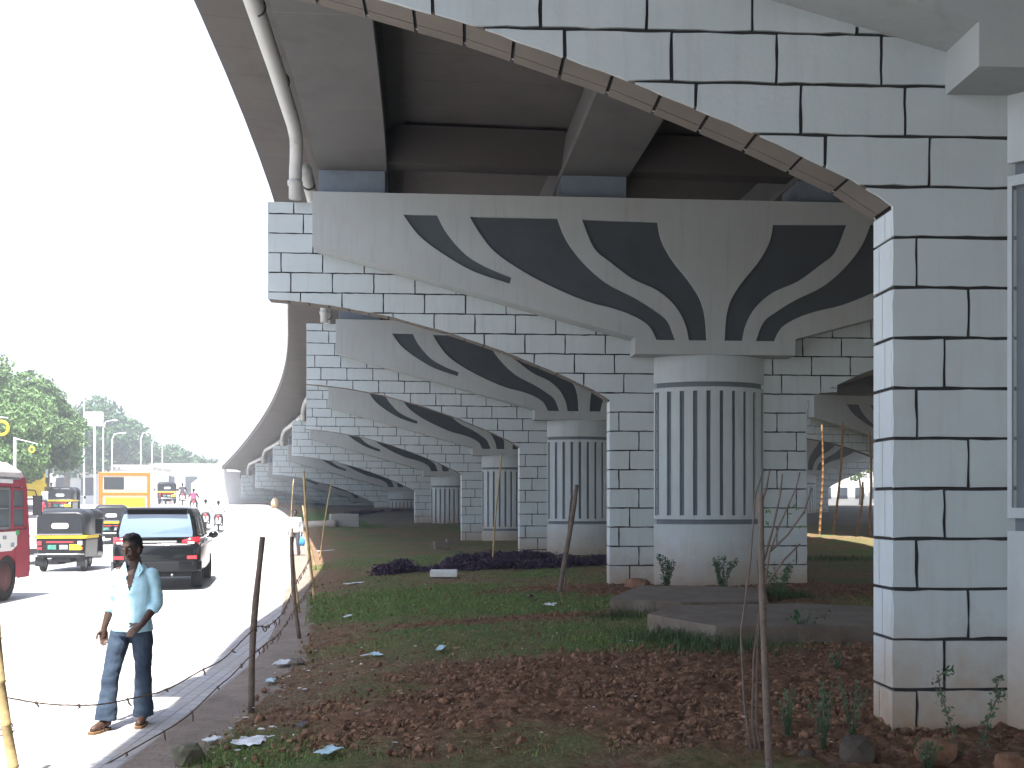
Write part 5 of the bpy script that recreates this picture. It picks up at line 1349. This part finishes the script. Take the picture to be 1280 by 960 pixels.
# ------------------------------------------------------------------ litter
M_pap = mat('crumpled_paper', (.62,.64,.66), .8, .06, 6); M_pap2 = mat('pale_blue_wrap', (.42,.58,.64), .6, .12, 10)
def paper(u, v, wpx, hpx, m, label, seed, lift=.03):
    c = gpix(u, v); sc = c.y/FPX; W_ = wpx*sc; D_ = hpx*sc*c.y/(CAMH-.2)*.9; n = 7; V = []; F = []
    rs = np.random.default_rng(seed)
    for j in range(n):
        for i in range(n):
            x, y = (i/(n-1)-.5)*W_, (j/(n-1)-.5)*D_; sh = 1-.35*rs.uniform()*(i in (0, n-1) or j in (0, n-1))
            V.append((x*sh, y*sh, lift+rs.uniform(0, .3)*min(W_, D_)*.35)); 
    for j in range(n-1):
        for i in range(n-1): F.append((j*n+i, j*n+i+1, (j+1)*n+i+1, (j+1)*n+i))
    o = nmesh('paper_scrap', V, F, m); o.location = c; o.rotation_euler = (0, 0, rs.uniform(-.5, .5)); o.modifiers.new('s', 'SOLIDIFY').thickness = .002
    return tag(o, label, 'litter', 'litter on the verge')
paper(314, 932, 44, 14, M_pap, 'largest white paper sheet near the bottom of the verge', 1)
paper(412, 947, 26, 12, M_pap2, 'pale blue crumpled wrapper in the grass at the bottom', 2, .05)
paper(354, 831, 20, 7, M_pap, 'white paper strip just right of the first wooden post', 3)
paper(374, 829, 15, 6, M_slabc, 'dull grey scrap right of the white paper strip', 4)
paper(551, 815, 11, 8, M_pap2, 'pale crumpled wrapper by itself on the brown grass', 5, .05)
paper(470, 822, 14, 5, M_pap2, 'bluish white scrap below the lawn band', 6, .04)
paper(457, 823, 6, 4, M_pap, 'tiny white scrap left of the bluish white one', 7, .04)
paper(687, 758, 18, 4, M_pap, 'thin white strip below the leaning wooden stake', 8)
paper(434, 774, 8, 4, M_pap, 'white scrap on the lawn right of the second wooden post', 9, .05)
paper(441, 731, 11, 4, M_pap, 'white scrap on brown ground above the lawn band', 10, .03)
paper(409, 690, 9, 2, M_pap, 'white plastic scrap near the thin bamboo poles', 11, .05)
paper(377, 913, 12, 8, mat('dark_wrapper', (.09,.085,.09), .6, .2, 9), 'dark crumpled wrapper above the pale blue one', 12, .05)
paper(338, 853, 14, 5, M_pap2, 'bluish scrap at the foot of the first wooden post', 13, .02)
paper(265, 927, 18, 8, M_pap, 'white scrap left of the largest paper sheet', 14, .02)
bx = MB().box((0,0,.10), (.62,.34,.14), rx=R(4)).build('plastic_tray', mat('white_tray', (.55,.55,.52), .6, .1, 4), None, bevel=.015); bx.location = gpix(555, 722); tag(bx, 'upturned white tray in the front edge of the purple hedge', 'tray')
for u, v, lab in ((566, 681, 'pale stone block left of the fourth pier foot'), (552, 686, 'smaller pale stone block before the fourth pier')):
    o = MB().box((0,0,.12), (.55,.35,.26), rz=.2).build('stone_block', M_slabc, None, bevel=.02); o.location = gpix(u, v); tag(o, lab, 'block')
# pale pipe and box near the far piers
pp = [PX(335, 657, 56), PX(372, 657, 54), PX(420, 655, 53)]; o0 = pp[0].copy(); o = MB().tube([p-o0 for p in pp], .22, 12).build('concrete_pipe', mat('pale_pipe', (.34,.30,.26), .8, .15, 2)); o.location = o0; tag(o, 'long pale pipe lying under the low arms of the far piers', 'pipe')
o = MB().box((0,0,.25), (1.5,1.0,.8), rz=.3).build('concrete_box', mat('grey_chamber', (.24,.23,.21), .9, .12, 2), None, bevel=.04); p = PX(430, 650, 54); o.location = (p.x, p.y, float(verge_z(p.x, p.y))); tag(o, 'grey concrete box at the end of the long pale pipe', 'box')
o = MB().loft([ring_xy((0,0,0), .26, .2), ring_xy((0,0,.35), .30, .2), ring_xy((0,0,.62), .16, .12), ring_xy((0,0,.70), .05, .04)]).build('sack', mat('beige_sack', (.5,.36,.22), .9, .2, 6)); p = rpix(344, 656+10); o.location = p; tag(o, 'pale beige bundle standing beside the road left of the white shirted man', 'bundle')
# ------------------------------------------------------------------ sunlit street seen through the right hand opening
for u, y, Wd, H_, lab, m in ((1052, 118, 9, 5.2, 'sunlit shop building glimpsed through the right hand opening', 0), (1092, 126, 10, 9, 'taller sunlit building behind the right hand bamboo poles', 1)):
    building(u, y, Wd, 8, H_, -16, lab, m, 5, 2, 'sunlit buildings across the far side')
sb = empty('shop_signboard', ((1050-640)*113/FPX, 113, float(RZ(113))+3.4), R(-16), 'white and red signboard over the sunlit shop', 'sign'); MB().box((0,0,0), (7,.15,.9)).build('board', PLW, sb); MB().box((-2.6,-.09,0), (1.2,.04,.6)).build('red_panel', TLR, sb)
tree((1075-640)*104/FPX, 104, 7.5, 2.4, 2500, 'small sunlit tree before the buildings in the right hand opening', 'sunlit trees on the far side', 0, .22, .15)
tree((1120-640)*108/FPX, 108, 9, 3.5, 2500, 'broader sunlit tree partly behind the nearest pier', 'sunlit trees on the far side', 0, .22, .15)
# ------------------------------------------------------------------ haze: one closed box of pale air
hb = MB().box((0, 500, 60), (1800, 1500, 130)).build('haze', [], None)
hm = bpy.data.materials.new('haze_air'); hm.use_nodes = True; t = hm.node_tree
for n in list(t.nodes):
    if n.type != 'OUTPUT_MATERIAL': t.nodes.remove(n)
pvn = t.nodes.new('ShaderNodeVolumePrincipled'); pvn.inputs['Color'].default_value = (.93,.95,1,1); pvn.inputs['Density'].default_value = HAZE; pvn.inputs['Anisotropy'].default_value = .25
t.links.new(pvn.outputs[0], [n for n in t.nodes if n.type == 'OUTPUT_MATERIAL'][0].inputs['Volume'])
hb.data.materials.append(hm); tag(hb, kind='stuff')
